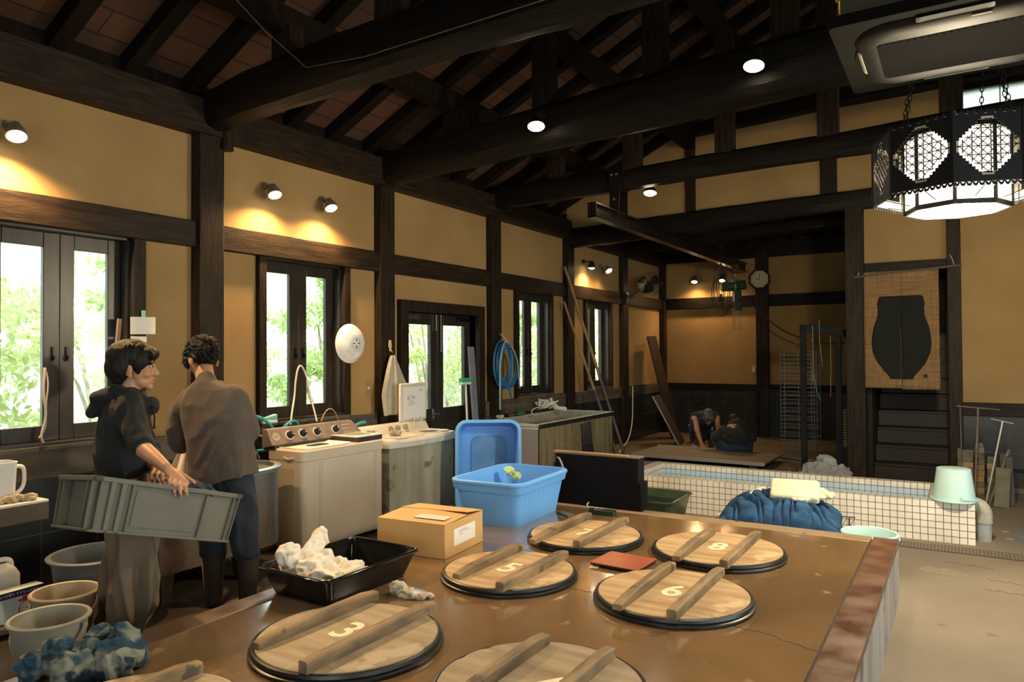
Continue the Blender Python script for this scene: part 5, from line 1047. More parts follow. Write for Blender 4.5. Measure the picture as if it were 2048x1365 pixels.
# wall fan
fn = thing('wall_fan', 'dark caged wall fan on the alcove pillar', 'fan', (-4.97, 11.93, 2.58))
FD = mat('fan_dark_plastic', (.016, .016, .016), rough=.25)
M = Matrix.Translation((.34, .10, .22)) @ Euler((math.radians(58), math.radians(-24), math.radians(28))).to_matrix().to_4x4()
MB().tube([(-.03, 0, -.06), (.0, 0, .03), (.06, .02, .06)], .02, 8, sm=2).box(-.05, -.02, -.06, .06, -.12, .08).build('bracket', FD, fn, smooth=40)
MB().tube([(.03, .0, -.02), (.12, .04, .08), (.24, .08, .16), (.30, .1, .2)], .018, 8, sm=2).build('arm', FD, fn, smooth=180)
MB().lathe([(.0, -.16), (.075, -.155), (.085, -.06), (.05, -.03), (.05, .02), (.0, .03)], 24, M=M).build('motor', FD, fn, smooth=50)
for k in range(3):
    b = MB()
    def bl(u, v, k=k):
        r = .05+.155*u; a = 2*math.pi*k/3+(v-.5)*(1.35-.35*u); return tuple(M @ Vector((r*math.cos(a), r*math.sin(a), .0+.045*(v-.5)+.01)))
    b.grid(bl, 10, 10).build('blade', FD, fn, smooth=180, solid=.003)
WG = mat('cage_wire', (.30, .25, .17), rough=.3, metal=.8); b = MB()
for k in range(48):
    a = 2*math.pi*k/48
    for s_ in (1, -1): b.tube([M @ Vector((r*math.cos(a), r*math.sin(a), .01+s_*z)) for r, z in ((.03, .075), (.12, .072), (.20, .05), (.235, .0))], .0014, 3)
b.build('cage', WG, fn); b = MB()
for r, z in ((.235, .01), (.12, .082), (.12, -.062)): b.tube([M @ Vector((r*math.cos(2*math.pi*k/40), r*math.sin(2*math.pi*k/40), z)) for k in range(40)], .004 if r > .2 else .002, 5, closed=True)
b.build('cage_ring', FD, fn, smooth=180)
tag(MB().tube([(-4.96, 11.9, 2.50), (-4.94, 11.88, 2.44), (-4.97, 11.9, 2.38)], .005, 5).build('fan_cord', BLK), 'short pull cord under the wall fan', 'cord')
# steel frame rack, cages, plastic sheet
FR = mat('dark_frame_steel', (.010, .010, .011), (.018, .018, .019), scale=9, rough=.6, spec=.12)
rk = thing('hanging_rack', 'dark steel hanging frame standing behind the trough', 'frame', (-1.73, 9.95, 0))
MB().box(-.035, .035, -.03, .03, 0, 1.93).build('post', FR, rk, bevel=.006); MB().box(.38, .45, -.0, .06, 0, 1.80).build('post', FR, rk, bevel=.006)
MB().loft([[(-.035, -.03, 1.86), (-.035, .03, 1.86), (-.035, .03, 1.95), (-.035, -.03, 1.95)], [(.40, .0, 1.80), (.40, .06, 1.80), (.40, .06, 1.91), (.40, .0, 1.91)], [(.54, .02, 1.76), (.54, .08, 1.76), (.54, .08, 1.86), (.54, .02, 1.86)]]).build('top_bar', FR, rk, bevel=.004)
for i, (x, z1, z0) in enumerate(((.12, 1.93, 1.2), (.20, 2.0, 1.4), (.33, 1.80, 1.02), (.50, 1.76, 1.30))):
    MB().tube([(x, -.02, z1), (x+.005, -.03, (z1+z0)/2), (x-.005+.04*(i % 2), -.02, z0)], .003, 5).build('hanging_wire', mat('pale_wire', (.35, .30, .20)), rk)
MB().tube([(.13, -.03, 1.3), (.16, -.03, 1.1), (.20, -.03, .98)], .004, 5).build('blue_cord', mat('blue_cord', (.10, .25, .35), rough=.5), rk)
CG = mat('galvanised_wire', (.22, .24, .25), rough=.35, metal=.6)
def cage(name, label, loc, rz, w_, d_, h, sp, r, m, full=True, rotx=0, z0=0):
    t = thing(name, label, 'cage', loc, rot=(rotx, 0, rz)); b = MB(); n_ = int(h/sp)
    for k in range(n_+1):
        z = z0+h*k/n_
        b.box(-w_/2, w_/2, -d_/2-r, -d_/2+r, z-r, z+r)
        if d_ > .05 and k % 2 == 0: b.box(-w_/2, w_/2, d_/2-r, d_/2+r, z-r, z+r); b.box(-w_/2-r, -w_/2+r, -d_/2, d_/2, z-r, z+r); b.box(w_/2-r, w_/2+r, -d_/2, d_/2, z-r, z+r)
    b.build('horizontal_wires', m, t); b = MB()
    for x in ((-w_/2, -w_/2+.06, 0, w_/2-.08, w_/2-.04, w_/2) if full else [(-.5+k/(int(w_/sp)))*w_ for k in range(int(w_/sp)+1)]): b.box(x-r, x+r, -d_/2-r*2, -d_/2, z0, z0+h)
    if d_ > .05:
        for y in (-d_/2, d_/2): b.box(-w_/2-r, -w_/2+r, y-r, y+r, z0, z0+h); b.box(w_/2-r, w_/2+r, y-r, y+r, z0, z0+h)
    b.build('vertical_wires', m, t); return t
cage('wire_cage', 'tall galvanised wire cage standing behind the dark steel frame', (-2.17, 12.2, 0), .0, .54, .30, 1.60, .062, .0045, CG)
cage('dark_grid', 'low dark blue wire grid leaning against the back tiles', (-2.80, 13.55, 0), .0, .60, .02, .88, .05, .005, mat('dark_blue_wire', (.03, .045, .055), rough=.4, metal=.4), full=False, rotx=math.radians(-8), z0=.02)
cage('white_grid', 'small cream plastic grid beside the alcove pillar', (-1.36, 10.9, 0), .0, .17, .02, .50, .036, .006, mat('cream_grid_plastic', (.50, .46, .32), rough=.5), full=False, z0=.28)
box('grid_foot', WB[2], -1.46, -1.26, 10.86, 10.94, 0, .278); tag(bpy.data.objects['grid_foot'], 'dim wooden block under the cream grid', 'block')
PLS = mat('clear_plastic_film', (.70, .74, .72), (.50, .54, .53), scale=6, rough=.10, spec=1.0, alpha=.42, bump=1.0, bscale=16)
tag(lump('plastic_sheet', [((0, 0, .08), .16, (1.2, 1, .9)), ((.22, .0, .08), .13, (1, 1, .9)), ((-.20, -.1, .04), .12, (1.4, 1, .5)), ((.1, -.2, .05), .12, (1.6, .8, .6)), ((.08, .08, .20), .10)], PLS, None, .010, .055, 7, seed=12, loc=(-1.50, 9.55, 0), floor=.002), 'crumpled heap of clear plastic sheeting beside the steel frame', 'plastic sheet')
# ------------------------------------------------------------------ crate held by the hooded person
CRT = mat('olive_grey_crate', (.125, .118, .088), (.10, .095, .072), scale=4, rough=.45, spots=(16, .74, (.40, .38, .32)))
A_, B_, C_2 = Vector((-3.161, 1.697, 1.085)), Vector((-3.047, 2.36, .90)), Vector((-3.607, 1.833, 1.018))
u_ = (B_-A_).normalized(); v_ = (C_2-A_); v_ = (v_-u_*v_.dot(u_)).normalized(); w_3 = u_.cross(v_)
if w_3.z < 0: w_3 = -w_3
MC = Matrix((u_, v_, w_3)).transposed().to_4x4(); MC.translation = A_
ct = thing('plastic_crate', 'olive grey ribbed plastic crate tilted in the hands of the hooded person', 'crate')
ct.matrix_world = MC if False else ct.matrix_world
ct.location = A_; ct.rotation_mode = 'QUATERNION'; ct.rotation_quaternion = Matrix((u_, v_, w_3)).transposed().to_quaternion()
L_, D_, H_ = .70, .45, .235
def tap(x, y, z):   # taper towards the floor of the crate
    k = 1-.035*(-z/H_)*2; return (L_/2+(x-L_/2)*(1-.05*(-z/H_)), D_/2+(y-D_/2)*(1-.07*(-z/H_)), z)
def taperbox(b, x0, x1, y0, y1, z0, z1):
    b.loft([[tap(x0, y0, z0), tap(x1, y0, z0), tap(x1, y1, z0), tap(x0, y1, z0)], [tap(x0, y0, z1), tap(x1, y0, z1), tap(x1, y1, z1), tap(x0, y1, z1)]])
b = MB(); t_ = .004
taperbox(b, .034, L_-.034, .014, .018, -H_, 0); taperbox(b, .034, L_-.034, D_-.018, D_-.014, -H_, 0); taperbox(b, .034, .038, .014, D_-.014, -H_, 0); taperbox(b, L_-.038, L_-.034, .014, D_-.014, -H_, 0); taperbox(b, .014, L_-.014, .014, D_-.014, -H_, -H_+.006)
b.build('crate_shell', CRT, ct)
b = MB()
for (x0, x1, y0, y1) in ((0, L_, 0, .018), (0, L_, D_-.018, D_), (0, .038, 0, D_), (L_-.038, L_, 0, D_)): taperbox(b, x0, x1, y0, y1, -.022, 0)
b.build('rim', CRT, ct, bevel=.003); b = MB()
for (x0, x1, y0, y1) in ((.0, L_, .0, .018), (.0, L_, D_-.018, D_), (.0, .018, .0, D_), (L_-.018, L_, .0, D_)): taperbox(b, x0, x1, y0, y1, -H_-.001, -H_+.012)
b.build('base_rim', CRT, ct, bevel=.003)
def post(name, *a): bb = MB(); taperbox(bb, *a); bb.build(name, CRT, ct, bevel=.002)
for x in (.028, .072, .118, .165, L_-.185, L_-.045, L_-.02):
    for ya in (0, D_-.016): post('side_rib', x, x+(.022 if x in (.072, .118) else .007), ya, ya+.016, -H_, -.02)
for xa in (0, L_-.036):
    for y in (.03, .075, D_-.085, D_-.035): post('end_rib', xa, xa+.036, y, y+.008, -H_, -.02)
bb = MB(); taperbox(bb, .19, L_-.20, .0095, .014, -H_+.035, -.045); bb.build('side_panel', CRT, ct)
DKB = mat('dark_navy_cloth', (.012, .022, .045), (.02, .04, .075), scale=9, rough=.9, sheen=.03)
cl_ = lump('navy_cloth', [((0, 0, 0), .06, (1.8, 1.4, .9)), ((.08, .03, -.01), .055, (1.4, 1, .8)), ((-.08, .06, -.03), .06, (1.4, 1, .7))], DKB, None, .008, .02, 12, seed=21)
cl_.location = A_+u_*.49+v_*.17-w_3*.02; tag(cl_, 'dark navy cloth heaped in the tilted crate', 'cloth')
MB().tube([(-.08, -.02, -.02), (-.02, 0, -.10), (0, 0, -.17)], .05, 10).build('hanging_fold', DKB, cl_, smooth=180)

# ------------------------------------------------------------------ people
SKIN = mat('skin', (.47, .25, .15), (.41, .21, .125), scale=8, rough=.5, sss=.08)
HAIR = mat('black_hair', (.004, .0035, .0035), (.009, .008, .007), scale=40, rough=.45, stretch=(6, 6, .6), spec=.25, bump=.5, bscale=60)
LIP = mat('lip', (.36, .13, .10), rough=.45)
def rot_z(v, a): c, s_ = math.cos(a), math.sin(a); return Vector((v[0]*c-v[1]*s_, v[0]*s_+v[1]*c, v[2]))
def unit_sphere(nu=22, nv=11):
    V = [Vector((0, 0, 1))]+[Vector((math.sin(math.pi*j/nv)*math.cos(2*math.pi*i/nu), math.sin(math.pi*j/nv)*math.sin(2*math.pi*i/nu), math.cos(math.pi*j/nv))) for j in range(1, nv) for i in range(nu)]+[Vector((0, 0, -1))]
    F = [(0, 1+i, 1+(i+1) % nu) for i in range(nu)]
    for j in range(nv-2): F += [(1+j*nu+i, 1+(j+1)*nu+i, 1+(j+1)*nu+(i+1) % nu, 1+j*nu+(i+1) % nu) for i in range(nu)]
    o = 1+(nv-2)*nu; F += [(o+i, len(V)-1, o+(i+1) % nu) for i in range(nu)]
    return V, F
SPH = unit_sphere()
def prims(b, P, M=None):
    M = M or Matrix.Identity(4)
    def sph(T):
        vs = [b.bm.verts.new(T @ v) for v in SPH[0]]
        for f in SPH[1]: b.bm.faces.new([vs[i] for i in f])
    for p in P:
        if p[0] == 'b':
            _, c, sc, *rz = p
            sph(M @ Matrix.Translation(c) @ (Matrix.Rotation(rz[0], 4, 'Z') if rz else Matrix.Identity(4)) @ Matrix.Diagonal((*sc, 1)))
        elif p[0] == 'l':
            _, rs, rz, tilt = p; rings = []
            for cx, cy, z, rx, ry in rs:
                R = []
                for k in range(28):
                    a = 2*math.pi*k/28; c, s_ = math.cos(a), math.sin(a); c = math.copysign(abs(c)**.85, c); s_ = math.copysign(abs(s_)**.85, s_)
                    v = rot_z((rx*c, ry*s_, 0), rz); tl_ = tilt if z == rs[0][2] else 0
                    R.append(M @ Vector((cx+v.x, cy+v.y, z+tl_*v.x)))
                rings.append(R)
            b.loft(rings)
        else:
            _, pts, rr = p
            for i in range(len(pts)-1):
                a, c = Vector(pts[i]), Vector(pts[i+1]); d = c-a
                if d.length > 1e-5:
                    q = Vector((0, 0, 1)).rotation_difference(d.normalized()).to_matrix().to_4x4()
                    bmesh.ops.create_cone(b.bm, cap_ends=True, segments=18, radius1=rr[i], radius2=rr[i+1], depth=d.length, matrix=M @ Matrix.Translation((a+c)/2) @ q)
            for q, r in zip(pts, rr): sph(M @ Matrix.Translation(q) @ Matrix.Diagonal((r, r, r, 1)))
def organic(name, P, m, parent, voxel=.006, it=6, amp=0, freq=10, stretch=(1, 1, 1), seed=0, Ms=None, cut=None):
    b = MB()
    for k in range(len(P)): prims(b, P[k][0], P[k][1])
    o = b.build(name, m, None)
    k = o.modifiers.new('r', 'REMESH'); k.mode = 'VOXEL'; k.voxel_size = voxel
    k = o.modifiers.new('s', 'SMOOTH'); k.iterations = it; k.factor = .5
    bake(o); me = o.data
    if amp:
        nor = [v.normal.copy() for v in me.vertices]; so = Vector((seed*2.3, seed*1.1, seed*3.7))
        for v, nn in zip(me.vertices, nor):
            p = Vector((v.co.x*stretch[0], v.co.y*stretch[1], v.co.z*stretch[2]))*freq+so
            d = .35-abs(noise.noise(p+noise.noise_vector(p*.6)*.7))*1.6+.3*noise.noise(p*2.3)
            v.co += nn*amp*d
    me.shade_smooth(); o.parent = parent; return o
HEADP = [('b', (0, -.012, .035), (.075, .094, .082)), ('b', (0, .028, -.015), (.063, .060, .085)), ('b', (0, .036, -.066), (.051, .048, .040)), ('b', (0, .072, -.096), (.021, .017, .017)),
         ('c', [(0, .086, .012), (0, .094, -.012), (0, .104, -.030)], [.006, .008, .0105]), ('b', (.010, .094, -.034), (.008, .009, .007)), ('b', (-.010, .094, -.034), (.008, .009, .007)),
         ('b', (0, .086, -.058), (.020, .009, .006)), ('b', (0, .084, -.070), (.017, .009, .006)), ('b', (0, .072, .030), (.046, .018, .014)), ('b', (.036, .060, -.03), (.024, .023, .026)), ('b', (-.036, .060, -.03), (.024, .023, .026)),
         ('b', (.076, -.008, -.018), (.009, .019, .031), -.25), ('b', (-.076, -.008, -.018), (.009, .019, .031), .25), ('b', (.074, -.0, -.044), (.008, .010, .012)), ('b', (-.074, 0, -.044), (.008, .010, .012))]
def face_parts(root, MH, brows=True):
    for s_ in (-1, 1):
        T = MH @ Matrix.Translation((s_*.030, .0805, .004))
        b = MB(); b.ball((0, 0, 0), 1, (.0130, .0072, .0050), 14); bmesh.ops.transform(b.bm, matrix=T, verts=b.bm.verts[:]); e = b.build('eye', mat('eye_white', (.55, .50, .45), rough=.3), root, smooth=180)
        b = MB(); b.ball((0, .0045, 0), 1, (.0065, .0045, .0062), 12); bmesh.ops.transform(b.bm, matrix=T, verts=b.bm.verts[:]); b.build('iris', mat('dark_iris', (.012, .008, .006), rough=.15), e, smooth=180)
        b = MB(); b.tube([MH @ Vector((s_*x, y, z)) for x, y, z in ((.014, .0885, .024), (.028, .0855, .028), (.042, .0765, .025))], .0016, 6); b.build('eyebrow', HAIR, root, smooth=180)
        b = MB(); b.tube([MH @ Vector((s_*x, y, z)) for x, y, z in ((.017, .0868, .006), (.030, .0880, .0105), (.042, .081, .006))], .0011, 6); b.build('eyelid', HAIR, root, smooth=180)
    b = MB(); b.ball((0, 0, 0), 1, (.019, .006, .0045), 12); bmesh.ops.transform(b.bm, matrix=MH @ Matrix.Translation((0, .0905, -.0585)), verts=b.bm.verts[:])
    b.build('mouth', LIP, root, smooth=180)
def hand_prims(wrist, kn, fingers, thumb, rf=.0088):
    """wrist point, four knuckles, per finger list of following joints, thumb joints"""
    P = []; w = Vector(wrist)
    for i, k in enumerate(kn):
        k = Vector(k); P.append(('c', [w+(k-w)*.12, w+(k-w)*.6, k], [.022, .016, .0105]))
        P.append(('c', [k]+[Vector(q) for q in fingers[i]], [.0105, rf*1.05, rf, rf*.85][:1+len(fingers[i])]))
    P.append(('c', [w+(Vector(kn[0])-w)*.25]+[Vector(q) for q in thumb], [.017, .013, .0105, .009][:1+len(thumb)])); return P
RZ = math.radians(31.83)

# --- hooded person with the crate
p1 = thing('person', 'person in a black hooded sweatshirt and khaki trousers carrying the olive crate', 'person', (-3.774, 2.189, 0), RZ)
MH = Matrix.Translation((.018, .035, 1.538)) @ Matrix.Rotation(math.radians(-74), 4, 'Z') @ Matrix.Rotation(math.radians(-3), 4, 'X') @ Matrix.Scale(1.10, 4)
I4 = Matrix.Identity(4)
kn = [(.446, -.444, 1.020), (.470, -.446, 1.012), (.494, -.443, 1.004), (.516, -.435, .995)]
fg = [[(.450, -.474, 1.004), (.454, -.482, .978), (.456, -.474, .957)], [(.474, -.478, .996), (.479, -.487, .966), (.480, -.478, .944)], [(.498, -.474, .988), (.504, -.483, .960), (.506, -.474, .940)], [(.520, -.464, .982), (.527, -.472, .960), (.529, -.464, .944)]]
arm = [('c', [(.07, -.11, 1.325), (.165, -.215, 1.150), (.21, -.25, 1.135), (.30, -.32, 1.10), (.395, -.393, 1.062)], [.045, .046, .043, .036, .026])] + hand_prims((.395, -.393, 1.060), kn, fg, [(.45, -.41, 1.03), (.50, -.395, 1.010), (.536, -.400, .992)])
arm[-1] = ('c', [(.41, -.39, 1.05), (.455, -.39, 1.035), (.50, -.392, 1.008), (.534, -.400, .990)], [.017, .014, .011, .009])
kl = [(.20, -.12, 1.0), (.225, -.115, .995), (.25, -.11, .99), (.27, -.10, .985)]
fl = [[(.205, -.155, .995), (.21, -.165, .97), (.21, -.15, .95)], [(.23, -.15, .99), (.235, -.16, .965), (.235, -.145, .945)], [(.255, -.145, .985), (.26, -.155, .96), (.26, -.14, .94)], [(.275, -.13, .98), (.28, -.14, .96), (.28, -.128, .945)]]
arml = [('c', [(-.08, .15, 1.32), (.02, .16, 1.10), (.16, -.04, 1.02)], [.045, .042, .027])] + hand_prims((.16, -.04, 1.02), kl, fl, [(.19, -.09, .985), (.22, -.10, .97)])
torso = [('b', (-.02, .02, 1.22), (.165, .105, .20), math.radians(-53)), ('b', (-.02, .02, 1.00), (.145, .10, .20), math.radians(-53)), ('c', [(-.01, .03, 1.38), (.015, .03, 1.49)], [.060, .050]),
         ('c', [(.04, -.07, .90), (.05, -.06, .48), (.01, -.05, .09)], [.085, .06, .04]), ('c', [(-.05, .10, .90), (-.06, .08, .5), (-.13, .05, .09)], [.085, .06, .04]), ('b', (-.02, .02, .9), (.14, .11, .12), math.radians(-53)),
         ('c', [(.01, -.05, .05), (.07, -.05, .04)], [.035, .028]), ('c', [(-.13, .05, .05), (-.07, .05, .04)], [.035, .028])]
body = organic('body', [(torso+arm+arml, I4), (HEADP, MH)], SKIN, p1, .0042, 4)
face_parts(body, MH)
HP = [('b', (0, -.018, .048), (.092, .112, .088)), ('b', (0, -.058, -.004), (.082, .074, .086)), ('b', (0, -.062, -.062), (.060, .044, .040)), ('b', (0, .052, .066), (.078, .056, .040)), ('b', (.066, .030, .028), (.020, .044, .046)), ('b', (-.066, .030, .028), (.020, .044, .046)), ('b', (.064, .030, -.004), (.010, .016, .034)), ('b', (-.064, .030, -.004), (.010, .016, .034)), ('b', (.045, .080, .060), (.032, .020, .020)), ('b', (-.045, .080, .060), (.032, .020, .020)), ('b', (0, .092, .060), (.045, .014, .020)), ('b', (.078, -.045, .0), (.022, .036, .055)), ('b', (-.078, -.045, .0), (.022, .036, .055))]
organic('hair', [(HP, MH)], HAIR, p1, .0045, 9, amp=.003, freq=30, stretch=(1.6, 1.6, .3), seed=1)
HOOD = mat('black_navy_sweatshirt', (.006, .0075, .010), (.010, .012, .016), scale=5, rough=.85, sheen=.03, bump=.15, bscale=120)
hp = [('l', [(-.02, .02, .82, .165, .135), (-.02, .02, .95, .168, .137), (-.03, .015, 1.10, .175, .135), (-.025, .02, 1.24, .185, .125), (-.02, .02, 1.33, .165, .105), (-.01, .025, 1.385, .10, .085), (-.01, .03, 1.42, .06, .06)], math.radians(-53), 0),
      ('c', [(.065, -.105, 1.335), (.115, -.160, 1.245), (.170, -.215, 1.165), (.198, -.235, 1.148)], [.068, .068, .064, .060]), ('b', (.18, -.22, 1.155), (.066, .062, .052)), ('c', [(-.09, .15, 1.33), (.01, .17, 1.12), (.10, .06, 1.06)], [.07, .065, .055]), ('c', [(.07, -.09, 1.35), (-.02, .03, 1.38), (-.09, .13, 1.34)], [.055, .065, .055]),
      ('c', [(.0, .06, 1.41), (-.05, -.02, 1.405), (.03, -.055, 1.39), (.09, .0, 1.36), (.10, .05, 1.35)], [.035, .045, .032, .030, .03]), ('c', [(-.05, .0, 1.395), (-.11, -.02, 1.355), (-.168, -.035, 1.295)], [.055, .062, .030]), ('b', (-.10, -.01, 1.375), (.075, .095, .048)), ('b', (.12, .035, 1.335), (.030, .05, .055))]
organic('hooded_sweatshirt', [(hp, I4)], HOOD, p1, .006, 14, amp=.014, freq=7, stretch=(1.2, 1.2, .8), seed=3)
MB().tube([(.135, .0, 1.33), (.150, -.01, 1.27), (.148, -.01, 1.22)], .004, 6).tube([(.13, .0, 1.33), (.165, -.02, 1.315), (.175, -.02, 1.318)], .004, 6).ball((.148, -.01, 1.215), .008).build('drawstring', HOOD, p1, smooth=180)
KH = mat('khaki_twill', (.17, .125, .085), (.13, .095, .064), scale=4, rough=.85, sheen=.03)
tp = [('b', (-.01, .01, .90), (.165, .135, .13), math.radians(-53)), ('c', [(.055, -.07, .86), (.075, -.06, .62), (.075, -.055, .42), (.04, -.055, .24), (.0, -.055, .15)], [.125, .118, .115, .105, .092]), ('c', [(-.05, .09, .86), (-.055, .08, .62), (-.065, .07, .46), (-.095, .055, .28), (-.125, .045, .18)], [.12, .10, .085, .070, .062])]
tr_ = organic('trousers', [(tp, I4)], KH, p1, .006, 4, amp=.060, freq=6.0, stretch=(1.6, 1.6, .38), seed=7)
for nm, x, y in (('boot', -.12, .045), ('boot', .01, -.055)):
    organic(nm, [([('c', [(x, y, .19), (x+.0, y, .05)], [.05, .045]), ('c', [(x, y, .04), (x+.10, y+.02, .035)], [.042, .036])], I4)], mat('dark_rubber_boot', (.02, .02, .022), rough=.4), p1, .007, 4)

# --- person at the sink
p2 = thing('person', 'person in a grey-brown sweatshirt and navy trousers bent over the steel sink, back turned', 'person', (-4.049, 2.901, 0), RZ)
MH2 = Matrix.Translation((-.115, .125, 1.575)) @ Matrix.Rotation(math.radians(46), 4, 'Z') @ Matrix.Rotation(math.radians(-30), 4, 'X') @ Matrix.Scale(1.12, 4)
tor2 = [('b', (-.0, .04, 1.20), (.17, .10, .18)), ('b', (0, .0, 1.0), (.16, .11, .2)), ('c', [(-.05, .03, 1.38), (-.09, .09, 1.50)], [.062, .055]), ('c', [(-.07, 0, .9), (-.03, 0, .5), (-.0, 0, .08)], [.09, .06, .045]), ('c', [(.10, 0, .9), (.19, 0, .5), (.23, 0, .08)], [.09, .06, .045]), ('b', (.02, 0, .9), (.16, .12, .12)), ('c', [(.0, 0, .05), (.0, .12, .04)], [.04, .03]), ('c', [(.23, 0, .05), (.23, .12, .04)], [.04, .03])]
def simple_hand(w, d, side):
    w = Vector(w); d = Vector(d).normalized(); s_ = d.cross(Vector((0, 0, 1))).normalized()*side
    kn = [w+d*.085+s_*(-.03+.02*i) for i in range(4)]
    fg = [[k+d*.035+Vector((0, 0, -.012)), k+d*.05+Vector((0, 0, -.035)), k+d*.045+Vector((0, 0, -.055))] for k in kn]
    return hand_prims(w, kn, fg, [w+d*.04-s_*.035+Vector((0, 0, -.01)), w+d*.07-s_*.04+Vector((0, 0, -.03))])
arms2 = [('c', [(-.14, .05, 1.31), (-.235, .06, 1.10), (-.17, .24, 1.03)], [.05, .043, .027])] + simple_hand((-.17, .24, 1.03), (.2, .9, -.1), 1) + [('c', [(.10, .05, 1.30), (.20, .10, 1.10), (.06, .27, 1.00)], [.045, .043, .027])] + simple_hand((.06, .27, 1.0), (-.6, .6, -.1), -1)
body2 = organic('body', [(tor2+arms2, I4), (HEADP, MH2)], SKIN, p2, .005, 4); face_parts(body2, MH2)
HP2 = [('b', (0, -.014, .046), (.092, .108, .084)), ('b', (0, -.055, .0), (.078, .062, .062)), ('b', (0, .05, .062), (.080, .060, .046)), ('b', (.066, .04, .02), (.026, .042, .045)), ('b', (-.066, .04, .02), (.026, .042, .045)), ('b', (0, .088, .040), (.050, .022, .030)), ('b', (-.05, .07, .02), (.034, .034, .04)), ('b', (.05, .07, .02), (.034, .034, .04)), ('b', (0, -.075, -.03), (.055, .025, .035))]
organic('hair', [(HP2, MH2)], HAIR, p2, .0045, 2, amp=.022, freq=24, stretch=(1, 1, 1), seed=4)
SWT = mat('grey_brown_sweatshirt', (.105, .085, .072), (.085, .068, .057), scale=5, rough=.9, sheen=.03, bump=.15, bscale=140)
sp = [('l', [(.072, .0, .80, .212, .145), (.066, .0, .90, .208, .150), (.045, .01, 1.05, .205, .150), (.015, .02, 1.20, .215, .142), (-.01, .03, 1.31, .205, .118), (-.03, .03, 1.38, .15, .098), (-.05, .035, 1.43, .082, .078)], 0, .22), ('c', [(-.05, .02, 1.385), (-.06, .045, 1.425)], [.082, .068]),
      ('c', [(-.15, .04, 1.31), (-.225, .05, 1.21), (-.245, .05, 1.08), (-.235, .08, 1.03), (-.17, .20, 1.03)], [.085, .082, .075, .07, .048]), ('b', (-.25, .05, 1.10), (.055, .07, .11)), ('c', [(.12, .04, 1.31), (.175, .06, 1.20), (.195, .10, 1.10), (.10, .24, 1.02)], [.095, .082, .070, .048])]
organic('sweatshirt', [(sp, I4)], SWT, p2, .006, 16, amp=.013, freq=6, stretch=(1.3, 1.3, .8), seed=9)
NAV = mat('navy_trousers', (.012, .018, .032), (.018, .026, .045), scale=5, rough=.85, sheen=.03)
organic('trousers', [([('b', (.07, .0, .83), (.18, .12, .11)), ('c', [(-.02, 0, .80), (.0, 0, .60), (.01, 0, .36)], [.115, .108, .085]), ('c', [(.15, 0, .80), (.19, 0, .6), (.215, 0, .36)], [.115, .108, .085])], I4)], NAV, p2, .007, 5, amp=.02, freq=6, stretch=(1.3, 1.3, .6), seed=2)
for x in (.01, .225): organic('rubber_boot', [([('c', [(x, 0, .38), (x, 0, .16), (x, 0, .06)], [.075, .06, .055]), ('c', [(x, .0, .045), (x, .15, .04)], [.05, .042])], I4)], mat('brown_black_boot', (.035, .03, .026), (.02, .017, .015), scale=5, rough=.45), p2, .008, 4)
wcl = MB(); wcl.grid(lambda u, v: (-.245+(u-.5)*(.09+.26*v)-.01*v, .215+.03*math.sin(u*13)*v+.02*math.cos(u*5), 1.02-.27*v), 30, 16)
wo = wcl.build('white_cloth', WCL, None, smooth=180, solid=.003, loc=(-4.049, 2.901, 0), rot=(0, 0, RZ)); tag(wo, 'wet white cloth hanging from the hands of the person at the sink', 'cloth')

# --- two people crouching in the alcove
p3 = thing('person', 'grey-haired person in a navy T-shirt crouching forward with both hands on the panel', 'person', (-3.50, 11.55, 0), RZ)
MH3 = Matrix.Translation((0, -.16, .56)) @ Matrix.Rotation(math.radians(180), 4, 'Z') @ Matrix.Rotation(math.radians(-48), 4, 'X')
b3 = [('b', (0, .12, .48), (.18, .20, .13)), ('b', (0, .30, .34), (.16, .14, .17)), ('c', [(0, -.02, .55), (0, -.11, .56)], [.06, .055]), ('c', [(-.09, .32, .30), (-.16, .02, .36), (-.14, .22, .08)], [.09, .07, .05]), ('c', [(.09, .32, .30), (.16, .02, .36), (.14, .22, .08)], [.09, .07, .05]),
      ('c', [(-.18, .0, .52), (-.17, -.12, .34), (-.12, -.18, .15)], [.055, .042, .028]), ('c', [(.18, .0, .52), (.17, -.12, .34), (.12, -.18, .15)], [.055, .042, .028]), ('c', [(-.14, .22, .05), (-.14, .06, .04)], [.045, .035]), ('c', [(.14, .22, .05), (.14, .06, .04)], [.045, .035])] + simple_hand((-.12, -.18, .165), (.1, -.5, -.6), 1) + simple_hand((.12, -.18, .165), (-.1, -.5, -.6), -1)
bo3 = organic('body', [(b3, I4), (HEADP, MH3)], SKIN, p3, .006, 4); face_parts(bo3, MH3)
organic('hair', [(HP2, MH3)], mat('grey_hair', (.09, .085, .08), (.05, .048, .045), scale=30, rough=.6), p3, .006, 3, amp=.006, freq=24)
organic('t_shirt', [([('b', (0, .12, .49), (.20, .22, .15)), ('b', (0, .28, .38), (.18, .16, .18)), ('c', [(-.15, .05, .54), (-.19, -.02, .42), (-.185, -.05, .35)], [.085, .078, .070]), ('c', [(.15, .05, .54), (.19, -.02, .42), (.185, -.05, .35)], [.085, .078, .070])], I4)], mat('dark_navy_shirt', (.010, .016, .035), rough=.85), p3, .008, 5, amp=.01, freq=9)
organic('trousers', [([('b', (0, .33, .26), (.19, .15, .15)), ('c', [(-.10, .30, .28), (-.17, .04, .35), (-.15, .20, .14)], [.10, .085, .065]), ('c', [(.10, .30, .28), (.17, .04, .35), (.15, .20, .14)], [.10, .085, .065])], I4)], DKB, p3, .008, 5, amp=.01, freq=9)
p4 = thing('person', 'person in black squatting with a hunched back to us beside the navy T-shirt person', 'person', (-2.90, 11.08, 0), RZ)
